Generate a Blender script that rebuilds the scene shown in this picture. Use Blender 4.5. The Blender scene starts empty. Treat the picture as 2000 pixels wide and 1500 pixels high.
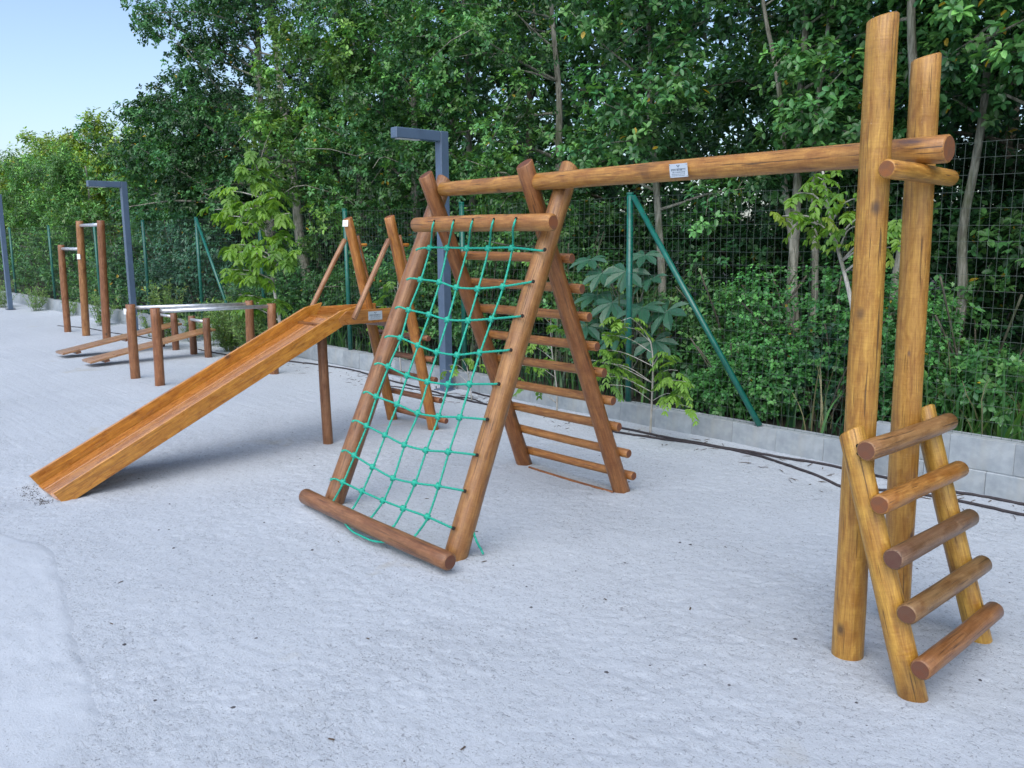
import bpy, math, random
import numpy as np
from mathutils import Vector, Matrix
sc = bpy.context.scene
COL = sc.collection
rnd = random.Random(7)
RNG = np.random.default_rng(11)

# ------------------------------------------------------------------ camera
YAW, PITCH, ROLL = .82287266, .16797483, .0058056
CAM_H = 1.65
def cam_axes():
    cy, sy = math.cos(YAW), math.sin(YAW); cp, sp = math.cos(PITCH), math.sin(PITCH)
    f = Vector((-sy*cp, cy*cp, -sp)); r = Vector((cy, sy, 0)); d = f.cross(r)
    c, s = math.cos(ROLL), math.sin(ROLL)
    return r*c + d*s, r*(-s) + d*c, f
_r, _d, _f = cam_axes()
cam_data = bpy.data.cameras.new('camera')
cam = bpy.data.objects.new('camera', cam_data); COL.objects.link(cam)
cam_data.sensor_width = 36; cam_data.lens = 36*1664.62/2000
cam_data.clip_start = .05; cam_data.clip_end = 1500
m = Matrix.Identity(4)
for i in range(3):
    m[i][0] = _r[i]; m[i][1] = -_d[i]; m[i][2] = -_f[i]
m[2][3] = CAM_H
cam.matrix_world = m
sc.camera = cam

# ------------------------------------------------------------------ world and sun
SUN_EL = math.radians(52.0)
SUN_AZ = math.radians(150.0)          # clockwise from +Y towards +X
world = bpy.data.worlds.new('World'); sc.world = world; world.use_nodes = True
wn = world.node_tree.nodes; wl = world.node_tree.links
bg = wn['Background']
sky = wn.new('ShaderNodeTexSky'); sky.sky_type = 'NISHITA'; sky.sun_disc = False
sky.sun_elevation = SUN_EL; sky.sun_rotation = SUN_AZ
sky.air_density = .9; sky.dust_density = 2.2; sky.ozone_density = 1.0
wl.new(sky.outputs[0], bg.inputs[0]); bg.inputs[1].default_value = .105
sun_data = bpy.data.lights.new('sun', 'SUN'); sun_data.energy = 1.0; sun_data.angle = math.radians(80)
sun_data.color = (1, .985, .96)
sun = bpy.data.objects.new('sun', sun_data); COL.objects.link(sun)
to_sun = Vector((math.sin(SUN_AZ)*math.cos(SUN_EL), math.cos(SUN_AZ)*math.cos(SUN_EL), math.sin(SUN_EL)))
sun.rotation_euler = to_sun.to_track_quat('Z', 'Y').to_euler(); sun.location = (0, 0, 30)
sc.view_settings.view_transform = 'Standard'; sc.view_settings.look = 'None'
sc.view_settings.exposure = 1.23; sc.view_settings.gamma = 1
sc.view_settings.use_curve_mapping = False
sc.cycles.max_bounces = 6; sc.cycles.transparent_max_bounces = 4

# ------------------------------------------------------------------ object helpers
WM = {}
def link(o, parent=None, M=None):
    COL.objects.link(o)
    M = Matrix.Identity(4) if M is None else M
    if parent is not None:
        o.parent = parent; o.matrix_basis = WM[parent.name].inverted() @ M
    else:
        o.matrix_basis = M
    WM[o.name] = M
    return o
def tag(o, label=None, cat=None, group=None, kind=None):
    if label: o['label'] = label
    if cat: o['category'] = cat
    if group: o['group'] = group
    if kind: o['kind'] = kind
    return o
def thing(name, label, cat, loc=(0, 0, 0), group=None):
    o = bpy.data.objects.new(name, None); o.empty_display_size = .1
    link(o, None, Matrix.Translation(loc)); return tag(o, label, cat, group)
def mesh_from(name, V, F, mats, fm=None, smooth=False):
    me = bpy.data.meshes.new(name); me.from_pydata(V, [], F)
    for mm in mats: me.materials.append(mm)
    if fm is not None: me.polygons.foreach_set('material_index', fm)
    if smooth: me.polygons.foreach_set('use_smooth', [True]*len(F))
    me.update(); return me
def fast_mesh(name, V, F, mats, tint=None, smooth=False):
    """V (n,3) F (m,k) numpy arrays of equal-sided faces"""
    me = bpy.data.meshes.new(name)
    n, (mf, k) = len(V), F.shape
    me.vertices.add(n); me.vertices.foreach_set('co', V.astype(np.float32).ravel())
    me.loops.add(mf*k); me.loops.foreach_set('vertex_index', F.astype(np.int32).ravel())
    me.polygons.add(mf); me.polygons.foreach_set('loop_start', np.arange(0, mf*k, k, dtype=np.int32))
    me.polygons.foreach_set('loop_total', np.full(mf, k, np.int32))
    if smooth: me.polygons.foreach_set('use_smooth', np.ones(mf, bool))
    for mm in mats: me.materials.append(mm)
    me.update(calc_edges=True)
    if tint is not None:
        a = me.color_attributes.new('tint', 'FLOAT_COLOR', 'POINT')
        c = np.ones((n, 4), np.float32); c[:, :3] = tint; a.data.foreach_set('color', c.ravel())
    return me
def obj(name, me, parent=None, M=None):
    return link(bpy.data.objects.new(name, me), parent, M)
def box_mesh(name, sx, sy, sz, mat, bev=.003):
    b = bev; V = []; F = []
    hx, hy, hz = sx/2, sy/2, sz/2
    bm_v = []
    import bmesh
    bm = bmesh.new(); bmesh.ops.create_cube(bm, size=1)
    for v in bm.verts: v.co.x *= sx; v.co.y *= sy; v.co.z *= sz
    if b: bmesh.ops.bevel(bm, geom=list(bm.edges), offset=b, segments=1, affect='EDGES')
    me = bpy.data.meshes.new(name); bm.to_mesh(me); bm.free(); me.materials.append(mat); return me
def frame(p0, p1):
    d = (Vector(p1)-Vector(p0)); L = d.length
    return Matrix.Translation(p0) @ d.to_track_quat('Z', 'Y').to_matrix().to_4x4(), L

# ------------------------------------------------------------------ node helpers
class NT:
    def __init__(s, name):
        s.m = bpy.data.materials.new(name); s.m.use_nodes = True
        s.t = s.m.node_tree; s.b = s.t.nodes['Principled BSDF']; s.out = s.t.nodes['Material Output']
    def n(s, typ, **kw):
        nd = s.t.nodes.new(typ)
        for k, v in kw.items():
            if k.startswith('i_'):
                key = k[2:]; key = int(key) if key.isdigit() else key.replace('_', ' ')
                nd.inputs[key].default_value = v
            else: setattr(nd, k, v)
        return nd
    def l(s, a, b): s.t.links.new(a, b)
    def coord(s, scale=(1, 1, 1), kind='Object'):
        tc = s.n('ShaderNodeTexCoord'); mp = s.n('ShaderNodeMapping'); mp.inputs['Scale'].default_value = scale
        s.l(tc.outputs[kind], mp.inputs['Vector']); return mp.outputs[0]
    def noise(s, vec, scale, detail=3, rough=.55, dist=0):
        nd = s.n('ShaderNodeTexNoise', i_Scale=scale, i_Detail=detail, i_Roughness=rough, i_Distortion=dist)
        s.l(vec, nd.inputs['Vector']); return nd.outputs['Fac']
    def ramp(s, fac, stops):
        r = s.n('ShaderNodeValToRGB'); e = r.color_ramp.elements
        while len(e) < len(stops): e.new(.5)
        for k, (p, c) in enumerate(stops):
            e[k].position = p; e[k].color = (c, c, c, 1) if isinstance(c, (int, float)) else (*c, 1)
        s.l(fac, r.inputs[0]); return r.outputs[0]
    def mix(s, fac, a, b, mode='MIX'):
        x = s.n('ShaderNodeMix', data_type='RGBA', blend_type=mode)
        for inp, v in ((x.inputs[0], fac), (x.inputs[6], a), (x.inputs[7], b)):
            if isinstance(v, (int, float)): inp.default_value = v
            elif isinstance(v, tuple): inp.default_value = (*v, 1)
            else: s.l(v, inp)
        return x.outputs[2]
    def math(s, op, a, b=0.0):
        x = s.n('ShaderNodeMath', operation=op)
        for inp, v in ((x.inputs[0], a), (x.inputs[1], b)):
            if isinstance(v, (int, float)): inp.default_value = v
            else: s.l(v, inp)
        return x.outputs[0]
    def bump(s, h, strength=.4, dist=.01, prev=None):
        b = s.n('ShaderNodeBump', i_Strength=strength, i_Distance=dist); s.l(h, b.inputs['Height'])
        if prev is not None: s.l(prev, b.inputs['Normal'])
        s.l(b.outputs[0], s.b.inputs['Normal']); return b.outputs[0]

def mat_wood(name='varnished_log_wood', rough=.42, coat=.22, crack=1.0, spots=()):
    t = NT(name)
    oi = t.n('ShaderNodeObjectInfo')
    tc = t.n('ShaderNodeTexCoord')
    add = t.n('ShaderNodeVectorMath', operation='ADD')
    sc_ = t.n('ShaderNodeVectorMath', operation='SCALE'); sc_.inputs[0].default_value = (7, 13, 5)
    t.l(oi.outputs['Random'], sc_.inputs['Scale'])
    t.l(tc.outputs['Object'], add.inputs[0]); t.l(sc_.outputs[0], add.inputs[1])
    def mp(s):
        x = t.n('ShaderNodeMapping'); x.inputs['Scale'].default_value = s; t.l(add.outputs[0], x.inputs['Vector']); return x.outputs[0]
    grain = t.noise(mp((60, 60, 4)), 1, 4, .6, 1.5)
    fine = t.noise(mp((260, 260, 14)), 1, 3, .6)
    mott = t.noise(mp((22, 22, 9)), 1, 5, .65, .6)
    ripple = t.noise(mp((10, 10, 160)), 1, 2, .5, .8)
    blot = t.noise(mp((6, 6, 2.2)), 1, 3, .6, .8)
    base = oi.outputs['Color']
    c = t.mix(t.ramp(grain, [(.3, 0), (.7, 1)]), t.mix(1.0, base, (.62, .55, .45), 'MULTIPLY'), t.mix(1.0, base, (1.18, 1.2, 1.25), 'MULTIPLY'))
    c = t.mix(t.ramp(mott, [(.38, .75), (.6, 0)]), c, t.mix(1.0, c, (.66, .52, .4), 'MULTIPLY'))
    c = t.mix(t.ramp(ripple, [(.42, .16), (.56, 0)]), c, t.mix(1.0, c, (.5, .42, .35), 'MULTIPLY'))
    c = t.mix(t.ramp(blot, [(.62, 0), (.74, .8)]), c, t.mix(1.0, c, (.42, .36, .38), 'MULTIPLY'))
    scuff = t.noise(mp((70, 70, 38)), 1, 4, .75, 2.0)
    c = t.mix(t.ramp(scuff, [(.66, 0), (.70, .55)]), c, t.mix(.5, c, (.55, .46, .36)))
    vo = t.n('ShaderNodeTexVoronoi', i_Scale=1.0); t.l(mp((5, 5, 3.1)), vo.inputs['Vector'])
    c = t.mix(t.ramp(vo.outputs['Distance'], [(.03, .85), (.11, 0)]), c, (.05, .025, .012))
    ck = t.noise(mp((150, 150, 3.2)), 1, 2, .5, .5)
    ckm = t.ramp(ck, [(.65, 0), (.69, .75*crack)])
    c = t.mix(ckm, c, (.035, .016, .008))
    for (sx, sy, sz, rr_, rz, a) in spots:                  # dark stains at places on this one log
        mpp = t.n('ShaderNodeMapping'); mpp.inputs['Location'].default_value = (-sx/rr_, -sy/rr_, -sz/rz); mpp.inputs['Scale'].default_value = (1/rr_, 1/rr_, 1/rz)
        t.l(tc.outputs['Object'], mpp.inputs['Vector'])
        ln = t.n('ShaderNodeVectorMath', operation='LENGTH'); t.l(mpp.outputs[0], ln.inputs[0])
        dd = t.math('ADD', ln.outputs['Value'], t.math('MULTIPLY', mott, .9))
        c = t.mix(t.ramp(dd, [(.55, a), (1.4, 0)]), c, (.045, .032, .045))
    t.l(c, t.b.inputs['Base Color'])
    t.b.inputs['Roughness'].default_value = rough
    t.l(t.ramp(mott, [(.3, rough-.08), (.7, rough+.16)]), t.b.inputs['Roughness'])
    t.b.inputs['Coat Weight'].default_value = coat; t.b.inputs['Coat Roughness'].default_value = .28
    h = t.math('ADD', t.math('MULTIPLY', grain, .6), t.math('MULTIPLY', fine, .25))
    h = t.math('ADD', h, t.math('MULTIPLY', ripple, .3))
    h = t.math('SUBTRACT', h, ckm)
    h = t.math('ADD', h, t.math('MULTIPLY', mott, .8))
    t.bump(h, .75, .005)
    return t.m
def mat_endgrain():
    t = NT('log_end_grain')
    oi = t.n('ShaderNodeObjectInfo')
    w = t.n('ShaderNodeTexWave', wave_type='RINGS', rings_direction='Z'); w.inputs['Scale'].default_value = 55
    w.inputs['Distortion'].default_value = 2.2; w.inputs['Detail'].default_value = 3
    t.l(t.coord(), w.inputs['Vector'])
    nz = t.noise(t.coord((30, 30, 30)), 1, 4)
    c = t.mix(t.math('MULTIPLY', w.outputs['Fac'], .5), t.mix(1.0, oi.outputs['Color'], (.50, .34, .42), 'MULTIPLY'), t.mix(1.0, oi.outputs['Color'], (.30, .19, .24), 'MULTIPLY'))
    c = t.mix(t.ramp(nz, [(.4, .5), (.65, 0)]), c, (.1, .055, .035))
    t.l(c, t.b.inputs['Base Color']); t.b.inputs['Roughness'].default_value = .75
    t.bump(nz, .4, .004); return t.m
def mat_simple(name, col, rough=.5, metal=0, nscale=0, namt=.3, bump=0, coat=0):
    t = NT(name); t.b.inputs['Roughness'].default_value = rough; t.b.inputs['Metallic'].default_value = metal
    t.b.inputs['Coat Weight'].default_value = coat
    if nscale:
        nz = t.noise(t.coord(), nscale, 5, .6)
        t.l(t.mix(t.ramp(nz, [(.35, 0), (.65, 1)]), tuple(x*(1-namt) for x in col), tuple(min(1, x*(1+namt*.5)) for x in col)), t.b.inputs['Base Color'])
        if bump: t.bump(nz, bump, .005)
    else: t.b.inputs['Base Color'].default_value = (*col, 1)
    return t.m
def mat_leaf(name, rough=.36, trans=.26, spec=.5):
    t = NT(name)
    at = t.n('ShaderNodeAttribute', attribute_name='tint')
    t.l(at.outputs['Color'], t.b.inputs['Base Color']); t.b.inputs['Roughness'].default_value = rough
    t.b.inputs['Specular IOR Level'].default_value = spec
    tr = t.n('ShaderNodeBsdfTranslucent')
    t.l(t.mix(1.0, at.outputs['Color'], (1.5, 1.35, .5), 'MULTIPLY'), tr.inputs['Color'])
    ms = t.n('ShaderNodeMixShader'); ms.inputs[0].default_value = trans
    t.l(t.b.outputs[0], ms.inputs[1]); t.l(tr.outputs[0], ms.inputs[2]); t.l(ms.outputs[0], t.out.inputs['Surface'])
    return t.m
def mat_bark(name, a, b):
    t = NT(name)
    v = t.coord((30, 30, 5)); nz = t.noise(v, 1, 5, .65, .5); n2 = t.noise(t.coord((5, 5, 4)), 1, 3)
    c = t.mix(t.ramp(nz, [(.38, 0), (.6, 1)]), a, b)
    c = t.mix(t.ramp(n2, [(.5, 0), (.7, .55)]), c, (.09, .12, .05))
    t.l(c, t.b.inputs['Base Color']); t.b.inputs['Roughness'].default_value = .9
    t.bump(nz, .8, .02); return t.m
def mat_sand(name='pale_sand', smooth=False):
    t = NT(name)
    v = t.coord()
    big = t.noise(v, .55, 3, .5); mid = t.noise(v, 3.2, 5, .6); f1 = t.noise(v, 42, 6, .75); f2 = t.noise(v, 130, 4, .7)
    stre = t.noise(t.coord((20, 52, 10)), 1, 5, .75, 1.2)
    gr = t.noise(v, 62, 4, .85, .8)
    c = t.mix(t.ramp(big, [(.35, 0), (.65, 1)]), (.415, .462, .515), (.445, .494, .548))
    c = t.mix(t.ramp(mid, [(.6, 0), (.78, .25)]), c, (.38, .40, .41))
    rough = t.ramp(t.noise(v, 1.7, 3, .6, .5), [(.36, .62 if not smooth else .15), (.62, 1.0 if not smooth else .55)])
    c = t.mix(t.math('MULTIPLY', t.ramp(gr, [(.385, .95), (.435, 0)]), rough), c, (.19, .205, .225))
    c = t.mix(t.math('MULTIPLY', t.ramp(stre, [(.35, .8), (.42, 0)]), rough), c, (.20, .215, .235))
    c = t.mix(t.ramp(f2, [(.60, 0), (.72, .5)]), c, (.50, .54, .58))
    c = t.mix(t.ramp(f2, [(.28, .5), (.4, 0)]), c, (.2, .2, .21))
    st = t.noise(v, 1.35, 4, .55, .7)
    c = t.mix(t.ramp(st, [(.66, 0), (.74, .5)]), c, (.36, .35, .30))
    vo = t.n('ShaderNodeTexVoronoi', i_Scale=26.0); t.l(v, vo.inputs['Vector'])
    c = t.mix(t.ramp(vo.outputs['Distance'], [(.05, .75), (.10, 0)]), c, (.13, .13, .14))
    t.l(c, t.b.inputs['Base Color']); t.b.inputs['Roughness'].default_value = .93
    t.b.inputs['Specular IOR Level'].default_value = .2
    h = t.math('ADD', t.math('MULTIPLY', f1, .8), t.math('MULTIPLY', stre, .5))
    h = t.math('ADD', h, t.math('MULTIPLY', gr, .5))
    h = t.math('MULTIPLY', h, rough)
    h = t.math('ADD', h, t.math('MULTIPLY', f2, .25))
    t.bump(h, .7, .014)
    return t.m
def mat_block(name, tone=1.0):
    t = NT(name); oi = t.n('ShaderNodeObjectInfo'); v = t.coord()
    nz = t.noise(v, 9, 5, .6); fn = t.noise(v, 120, 4, .7)
    c = t.mix(t.ramp(nz, [(.35, 0), (.65, 1)]), (.28*tone, .325*tone, .36*tone), (.39*tone, .44*tone, .475*tone))
    c = t.mix(1.0, c, t.ramp(oi.outputs['Random'], [(0, .84), (1, 1.06)]), 'MULTIPLY')
    c = t.mix(t.ramp(t.noise(t.coord((6, 6, 1.2)), 1, 3), [(.55, 0), (.72, .35)]), c, (.3, .29, .24))
    t.l(c, t.b.inputs['Base Color']); t.b.inputs['Roughness'].default_value = .9
    t.bump(fn, .4, .006); return t.m

M_WOOD = mat_wood(); M_BOARD = mat_wood('varnished_board_wood', .3, .5, .35); M_END = mat_endgrain()
M_SLIDE = mat_wood('polished_slide_bed_wood', .24, 1.0, .15)
M_STEEL = mat_simple('galvanised_steel', (.62, .64, .66), .38, .75, 25, .2)
M_GREEN = mat_simple('green_coated_steel', (.004, .115, .085), .35, 0, 14, .25, 0, .3)
M_WIRE = mat_simple('green_coated_wire', (.04, .062, .052), .4)
M_LAMP = mat_simple('grey_blue_painted_steel', (.08, .125, .195), .45, 0, 6, .12, 0, .1)
M_LENS = mat_simple('lamp_lens', (.7, .7, .68), .3)
M_BOLT = mat_simple('bolt_steel', (.3, .3, .3), .45, .8)
M_ROPE = mat_simple('teal_rope', (.012, .38, .265), .55, 0, 160, .4, .3)
M_HOLE = mat_simple('drilled_hole', (.012, .008, .005), .9)
M_HOSE = mat_simple('black_hose', (.03, .024, .028), .6, 0, 30, .5)
M_PLATE = mat_simple('metal_plaque', (.55, .62, .68), .3, .35)
M_PRINT = mat_simple('plaque_print', (.03, .06, .1), .5)
M_STICK = mat_simple('white_sticker', (.7, .72, .72), .5)
M_SAND = mat_sand(); M_PATH = mat_sand('trowelled_sand', True)
M_BLOCK = mat_block('concrete_block', .9); M_MORTAR = mat_block('mortar', .9)
M_LEAF = mat_leaf('broad_leaf'); M_LEAFP = mat_leaf('pale_leaf', .45, .45); M_LEAFB = mat_leaf('back_leaf', .5, .3, .3)
M_BARK = mat_bark('grey_bark', (.10, .10, .075), (.30, .30, .25))
M_BARKD = mat_bark('dark_bark', (.05, .045, .035), (.13, .12, .09))
M_STEM = mat_bark('pale_stem', (.28, .27, .24), (.5, .49, .46))
M_STONE = mat_simple('dark_pebble', (.07, .07, .08), .8, 0, 40, .5)
M_LITTER = mat_simple('leaf_litter', (.022, .02, .012), .95, 0, 9, .7, .8)
M_DEBRIS = mat_simple('dry_debris', (.07, .05, .035), .9)

# ------------------------------------------------------------------ value noise
def vnoise(x, y, seed=0):
    xi = np.floor(x).astype(np.int64); yi = np.floor(y).astype(np.int64); fx = x-xi; fy = y-yi
    fx = fx*fx*(3-2*fx); fy = fy*fy*(3-2*fy)
    def h(a, b):
        n = (a*374761393 + b*668265263 + seed*974711) & 0xffffffff
        n = ((n ^ (n >> 13))*1274126177) & 0xffffffff
        return ((n ^ (n >> 16)) & 0xffff)/65535.
    return (h(xi, yi)*(1-fx)+h(xi+1, yi)*fx)*(1-fy)+(h(xi, yi+1)*(1-fx)+h(xi+1, yi+1)*fx)*fy
MOUNDS = [(-1.42, 3.15, .16, .012), (-1.43, 3.58, .16, .01), (-1.11, 3.0, .15, .012), (-1.1, 3.67, .15, .012), (-3.34, 2.66, .2, .015),
          (-4.57, 2.62, .2, .02), (-3.5, 4.23, .15, .012), (-4.45, 4.25, .15, .012), (-6.2, 1.42, .26, -.045), (-5.9, 2.0, .3, -.012),
          (-2.55, 5.45, .18, -.05), (-3.9, 2.35, .45, -.012), (-2.2, 2.3, .5, -.01), (-1.9, 2.9, .22, .01)]
def gz(x, y):
    x = np.asarray(x, float); y = np.asarray(y, float)
    z = .012*(vnoise(x*1.1, y*1.1, 1)-.5)+.006*(vnoise(x*3.1+9, y*3.1, 2)-.5)
    msk = .5+.5*np.clip((vnoise(x*1.9+3, y*1.9+7, 3)-.35)*2.6, 0, 1)
    z += msk*(.0045*(vnoise(x*11, y*13, 4)-.5)+.0055*(vnoise(x*27, y*31, 5)-.5))+.0022*(vnoise(x*30, y*30, 6)-.5)
    z -= msk*.0038*np.clip((vnoise(x*36+4, y*40, 21)*.55+vnoise(x*58, y*60, 22)*.45-.60)*6, 0, 1)
    # rake and foot scuffs
    sm = np.clip((vnoise(x*1.1+30, y*1.1, 8)-.55)*5, 0, 1)
    z += sm*.0005*np.sin((x*.8+y*1.3+vnoise(x*2, y*2, 9)*.8)*62)
    z += np.clip(y-5.35, 0, .5)*.05*np.clip((-x-2)/2, 0, 1)
    for mx, my, r, a in MOUNDS: z = z+a*np.exp(-((x-mx)**2+(y-my)**2)/(r*r))
    return z*np.exp(-np.clip(-x-25, 0, 400)/40)
def grid_sheet(name, xs, ys, zf, mat):
    X, Y = np.meshgrid(xs, ys); Z = zf(X, Y)
    V = np.stack([X.ravel(), Y.ravel(), Z.ravel()], 1); nx = len(xs); ny = len(ys)
    i = (np.arange(ny-1)[:, None]*nx+np.arange(nx-1)[None, :]).ravel()
    F = np.stack([i, i+1, i+nx+1, i+nx], 1)
    return fast_mesh(name, V, F, [mat], smooth=True)
def spread(a, b, d, out0, out1, g=1.12):
    xs = list(np.arange(a, b, d)); s = d; x = xs[0]
    left = []
    while x > out0: s *= g; x -= s; left.append(x)
    s = d; x = xs[-1]; right = []
    while x < out1: s *= g; x += s; right.append(x)
    return np.array(left[::-1]+xs+right)
gx_ = spread(-7.0, .3, .0115, -600, 500); gy_ = spread(.7, 5.9, .0125, -400, 700)
tag(obj('sand_ground', grid_sheet('sand_ground', gx_, gy_, gz, M_SAND)), kind='structure')
# trowelled path, a slightly raised smooth sheet along the lower left
def path_z(X, Y):
    e = (1.17-.166*(X+5.05))+.05*(vnoise(X*1.6, X*0+3, 12)-.5)+.03*(vnoise(X*9, X*0+1, 13)-.5)-.32*np.clip(vnoise(X*1.25+2.3, X*0+5, 17)-.62, 0, 1)*3
    e = e-np.clip(-5.0-X, 0, 9)*.45
    d = e-Y
    s_ = np.clip((d+.03)/.06, 0, 1); return gz(X, Y)-.006+.014*s_*s_*(3-2*s_)+.002*(vnoise(X*5, Y*5, 14)-.5)+.0006*np.clip((vnoise(X*1.5, Y*6, 15)-.55)*6, 0, 1)*np.sin(Y*90+X*9)
tag(obj('path', grid_sheet('path', np.concatenate([np.arange(-14, -7, .15), np.arange(-7, 1.5, .03)]), np.concatenate([np.arange(-2.5, .2, .1), np.arange(.2, 2.6, .02)]), path_z, M_PATH)), kind='structure')
tag(obj('forest_floor', grid_sheet('forest_floor', spread(-30, 6, .5, -600, 500), spread(6.1, 16, .4, 6.1, 700), lambda X, Y: .06+.05*vnoise(X, Y, 20)+.01*(Y-6), M_LITTER)), kind='structure')

# ------------------------------------------------------------------ logs, boards, tubes
OCHRE = (.46, .245, .045); OCHRE2 = (.48, .25, .045); BROWN = (.28, .115, .032); RED = (.36, .15, .040); DARK = (.23, .10, .032); HONEY = (.56, .245, .03)
def jit(c, a=.08):
    k = 1+rnd.uniform(-a, a); return (c[0]*k*(1+rnd.uniform(-a, a)*.4), c[1]*k, c[2]*k, 1)
def log_mesh(L, r0, r1, seed, cut0=(0, 0), cut1=(0, 0), dome=.006, seg=22, wob=.035):
    rr = random.Random(seed); nz = max(4, int(L/.12)); V = []; F = []; fm = []
    ph = [rr.uniform(0, 6.28) for _ in range(6)]
    bw = .006 if wob > .025 else 0; bow = rr.uniform(-bw, bw); bow2 = rr.uniform(-bw, bw)
    rings = [(0, 1-dome/max(r0, .01)*1.0)]+[(dome+(L-2*dome)*k/nz, 1.) for k in range(nz+1)]+[(L, 1-dome/max(r1, .01))]
    for z, f in rings:
        u = z/L; r = (r0+(r1-r0)*u)*f*(1+wob*.5*math.sin(z*5+ph[0])+wob*.3*math.sin(z*13+ph[1]))
        for k in range(seg):
            a = 2*math.pi*k/seg
            q = r*(1+wob*.5*math.sin(2*a+ph[2]+z*.7)+wob*.3*math.sin(3*a+ph[3]-z*1.1)+wob*.2*math.sin(5*a+z*3+ph[4]))
            x, y = q*math.cos(a)+bow*math.sin(u*3.14)*L, q*math.sin(a)+bow2*math.sin(u*3.14)*L
            zz = z
            w0 = max(0, 1-u*L/.15) if L > .3 else 1-u; w1 = max(0, 1-(1-u)*L/.15) if L > .3 else u
            zz += w0*(cut0[0]*x+cut0[1]*y)+w1*(cut1[0]*x+cut1[1]*y)
            V.append((x, y, zz))
    n = len(rings)
    for j in range(n-1):
        for k in range(seg):
            a = j*seg+k; b = j*seg+(k+1) % seg
            F.append((a, b, b+seg, a+seg)); fm.append(0)
    F.append(tuple(range(seg-1, -1, -1))); fm.append(1)
    F.append(tuple((n-1)*seg+k for k in range(seg))); fm.append(1)
    me = mesh_from('log', V, F, [M_WOOD, M_END], fm)
    me.polygons.foreach_set('use_smooth', [f == 0 for f in fm])
    return me
_seed = [0]
def log(name, p0, p1, r0, r1, parent, col, **kw):
    _seed[0] += 1
    M, L = frame(p0, p1)
    o = obj(name, log_mesh(L, r0, r1, _seed[0], **kw), parent, M); o.color = jit(col); return o
def board(name, poly, axis_pts, thick, parent, col, mat=None):
    """prism: poly in local (u along board, v up) extruded by thickness along X, origin and u-direction given"""
    o3, ud, vd, wd = axis_pts
    V = []; b = .003
    n = len(poly); cu = sum(p[0] for p in poly)/n; cv = sum(p[1] for p in poly)/n
    def shrink(p, k):
        d = math.hypot(p[0]-cu, p[1]-cv) or 1
        return (p[0]-(1 if p[0] > cu else -1)*k, p[1]-(1 if p[1] > cv else -1)*k)
    rings = [(-thick/2, b), (-thick/2+b, 0), (thick/2-b, 0), (thick/2, b)]
    for w, k in rings:
        for p in poly:
            q = shrink(p, k); V.append((w, q[1], q[0]))       # local z along the board
    F = []
    for j in range(3):
        for k in range(n):
            a = j*n+k; c = j*n+(k+1) % n; F.append((a, c, c+n, a+n))
    F.append(tuple(range(n-1, -1, -1))); F.append(tuple(3*n+k for k in range(n)))
    me = mesh_from('board', V, F, [mat or M_BOARD])
    M = Matrix.Identity(4)
    for i in range(3): M[i][0] = wd[i]; M[i][1] = vd[i]; M[i][2] = ud[i]; M[i][3] = o3[i]
    o = obj(name, me, parent, M); o.color = jit(col); return o
def tube_data(pts, radii, seg=8, lobes=0, twist=0, cap=True):
    P = [Vector(p) for p in pts]; V = []; F = []
    up = Vector((0, 0, 1)); s = 0
    prev = None
    for i, p in enumerate(P):
        t = (P[min(i+1, len(P)-1)]-P[max(i-1, 0)]).normalized()
        if prev is None:
            ref = up if abs(t.z) < .9 else Vector((1, 0, 0)); x = t.cross(ref).normalized()
        else:
            x = (prev-t*prev.dot(t)).normalized()
        prev = x; y = t.cross(x)
        if i: s += (P[i]-P[i-1]).length
        r = radii[i] if hasattr(radii, '__len__') else radii
        for k in range(seg):
            a = 2*math.pi*k/seg
            q = r*(1+(.16*math.cos(lobes*a-twist*s) if lobes else 0))
            V.append(tuple(p+x*(q*math.cos(a))+y*(q*math.sin(a))))
    for j in range(len(P)-1):
        for k in range(seg):
            a = j*seg+k; b = j*seg+(k+1) % seg; F.append((a, b, b+seg, a+seg))
    if cap:
        F.append(tuple(range(seg-1, -1, -1))); F.append(tuple((len(P)-1)*seg+k for k in range(seg)))
    return V, F
def join_data(parts):
    V = []; F = []
    for v, f in parts:
        o = len(V); V += v; F += [tuple(i+o for i in q) for q in f]
    return V, F
def tube(name, pts, radii, parent, mat, seg=8, smooth=True, **kw):
    V, F = tube_data(pts, radii, seg, **kw)
    return obj(name, mesh_from(name, V, F, [mat], smooth=smooth), parent)
def spline(pts, step=.05):
    P = [Vector(p) for p in pts]; out = []
    for i in range(len(P)-1):
        a = P[max(i-1, 0)]; b = P[i]; c = P[i+1]; d = P[min(i+2, len(P)-1)]
        n = max(1, int((c-b).length/step))
        for k in range(n):
            t = k/n
            out.append(.5*((2*b)+(c-a)*t+(2*a-5*b+4*c-d)*t*t+(3*b-a-3*c+d)*t**3))
    out.append(P[-1]); return out
def disc(name, p, normal, r, parent, mat, h=.004, seg=10):
    n = Vector(normal).normalized(); p = Vector(p)
    V, F = tube_data([p-n*h, p+n*h], [r, r], seg)
    return obj(name, mesh_from(name, V, F, [mat]), parent)

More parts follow.
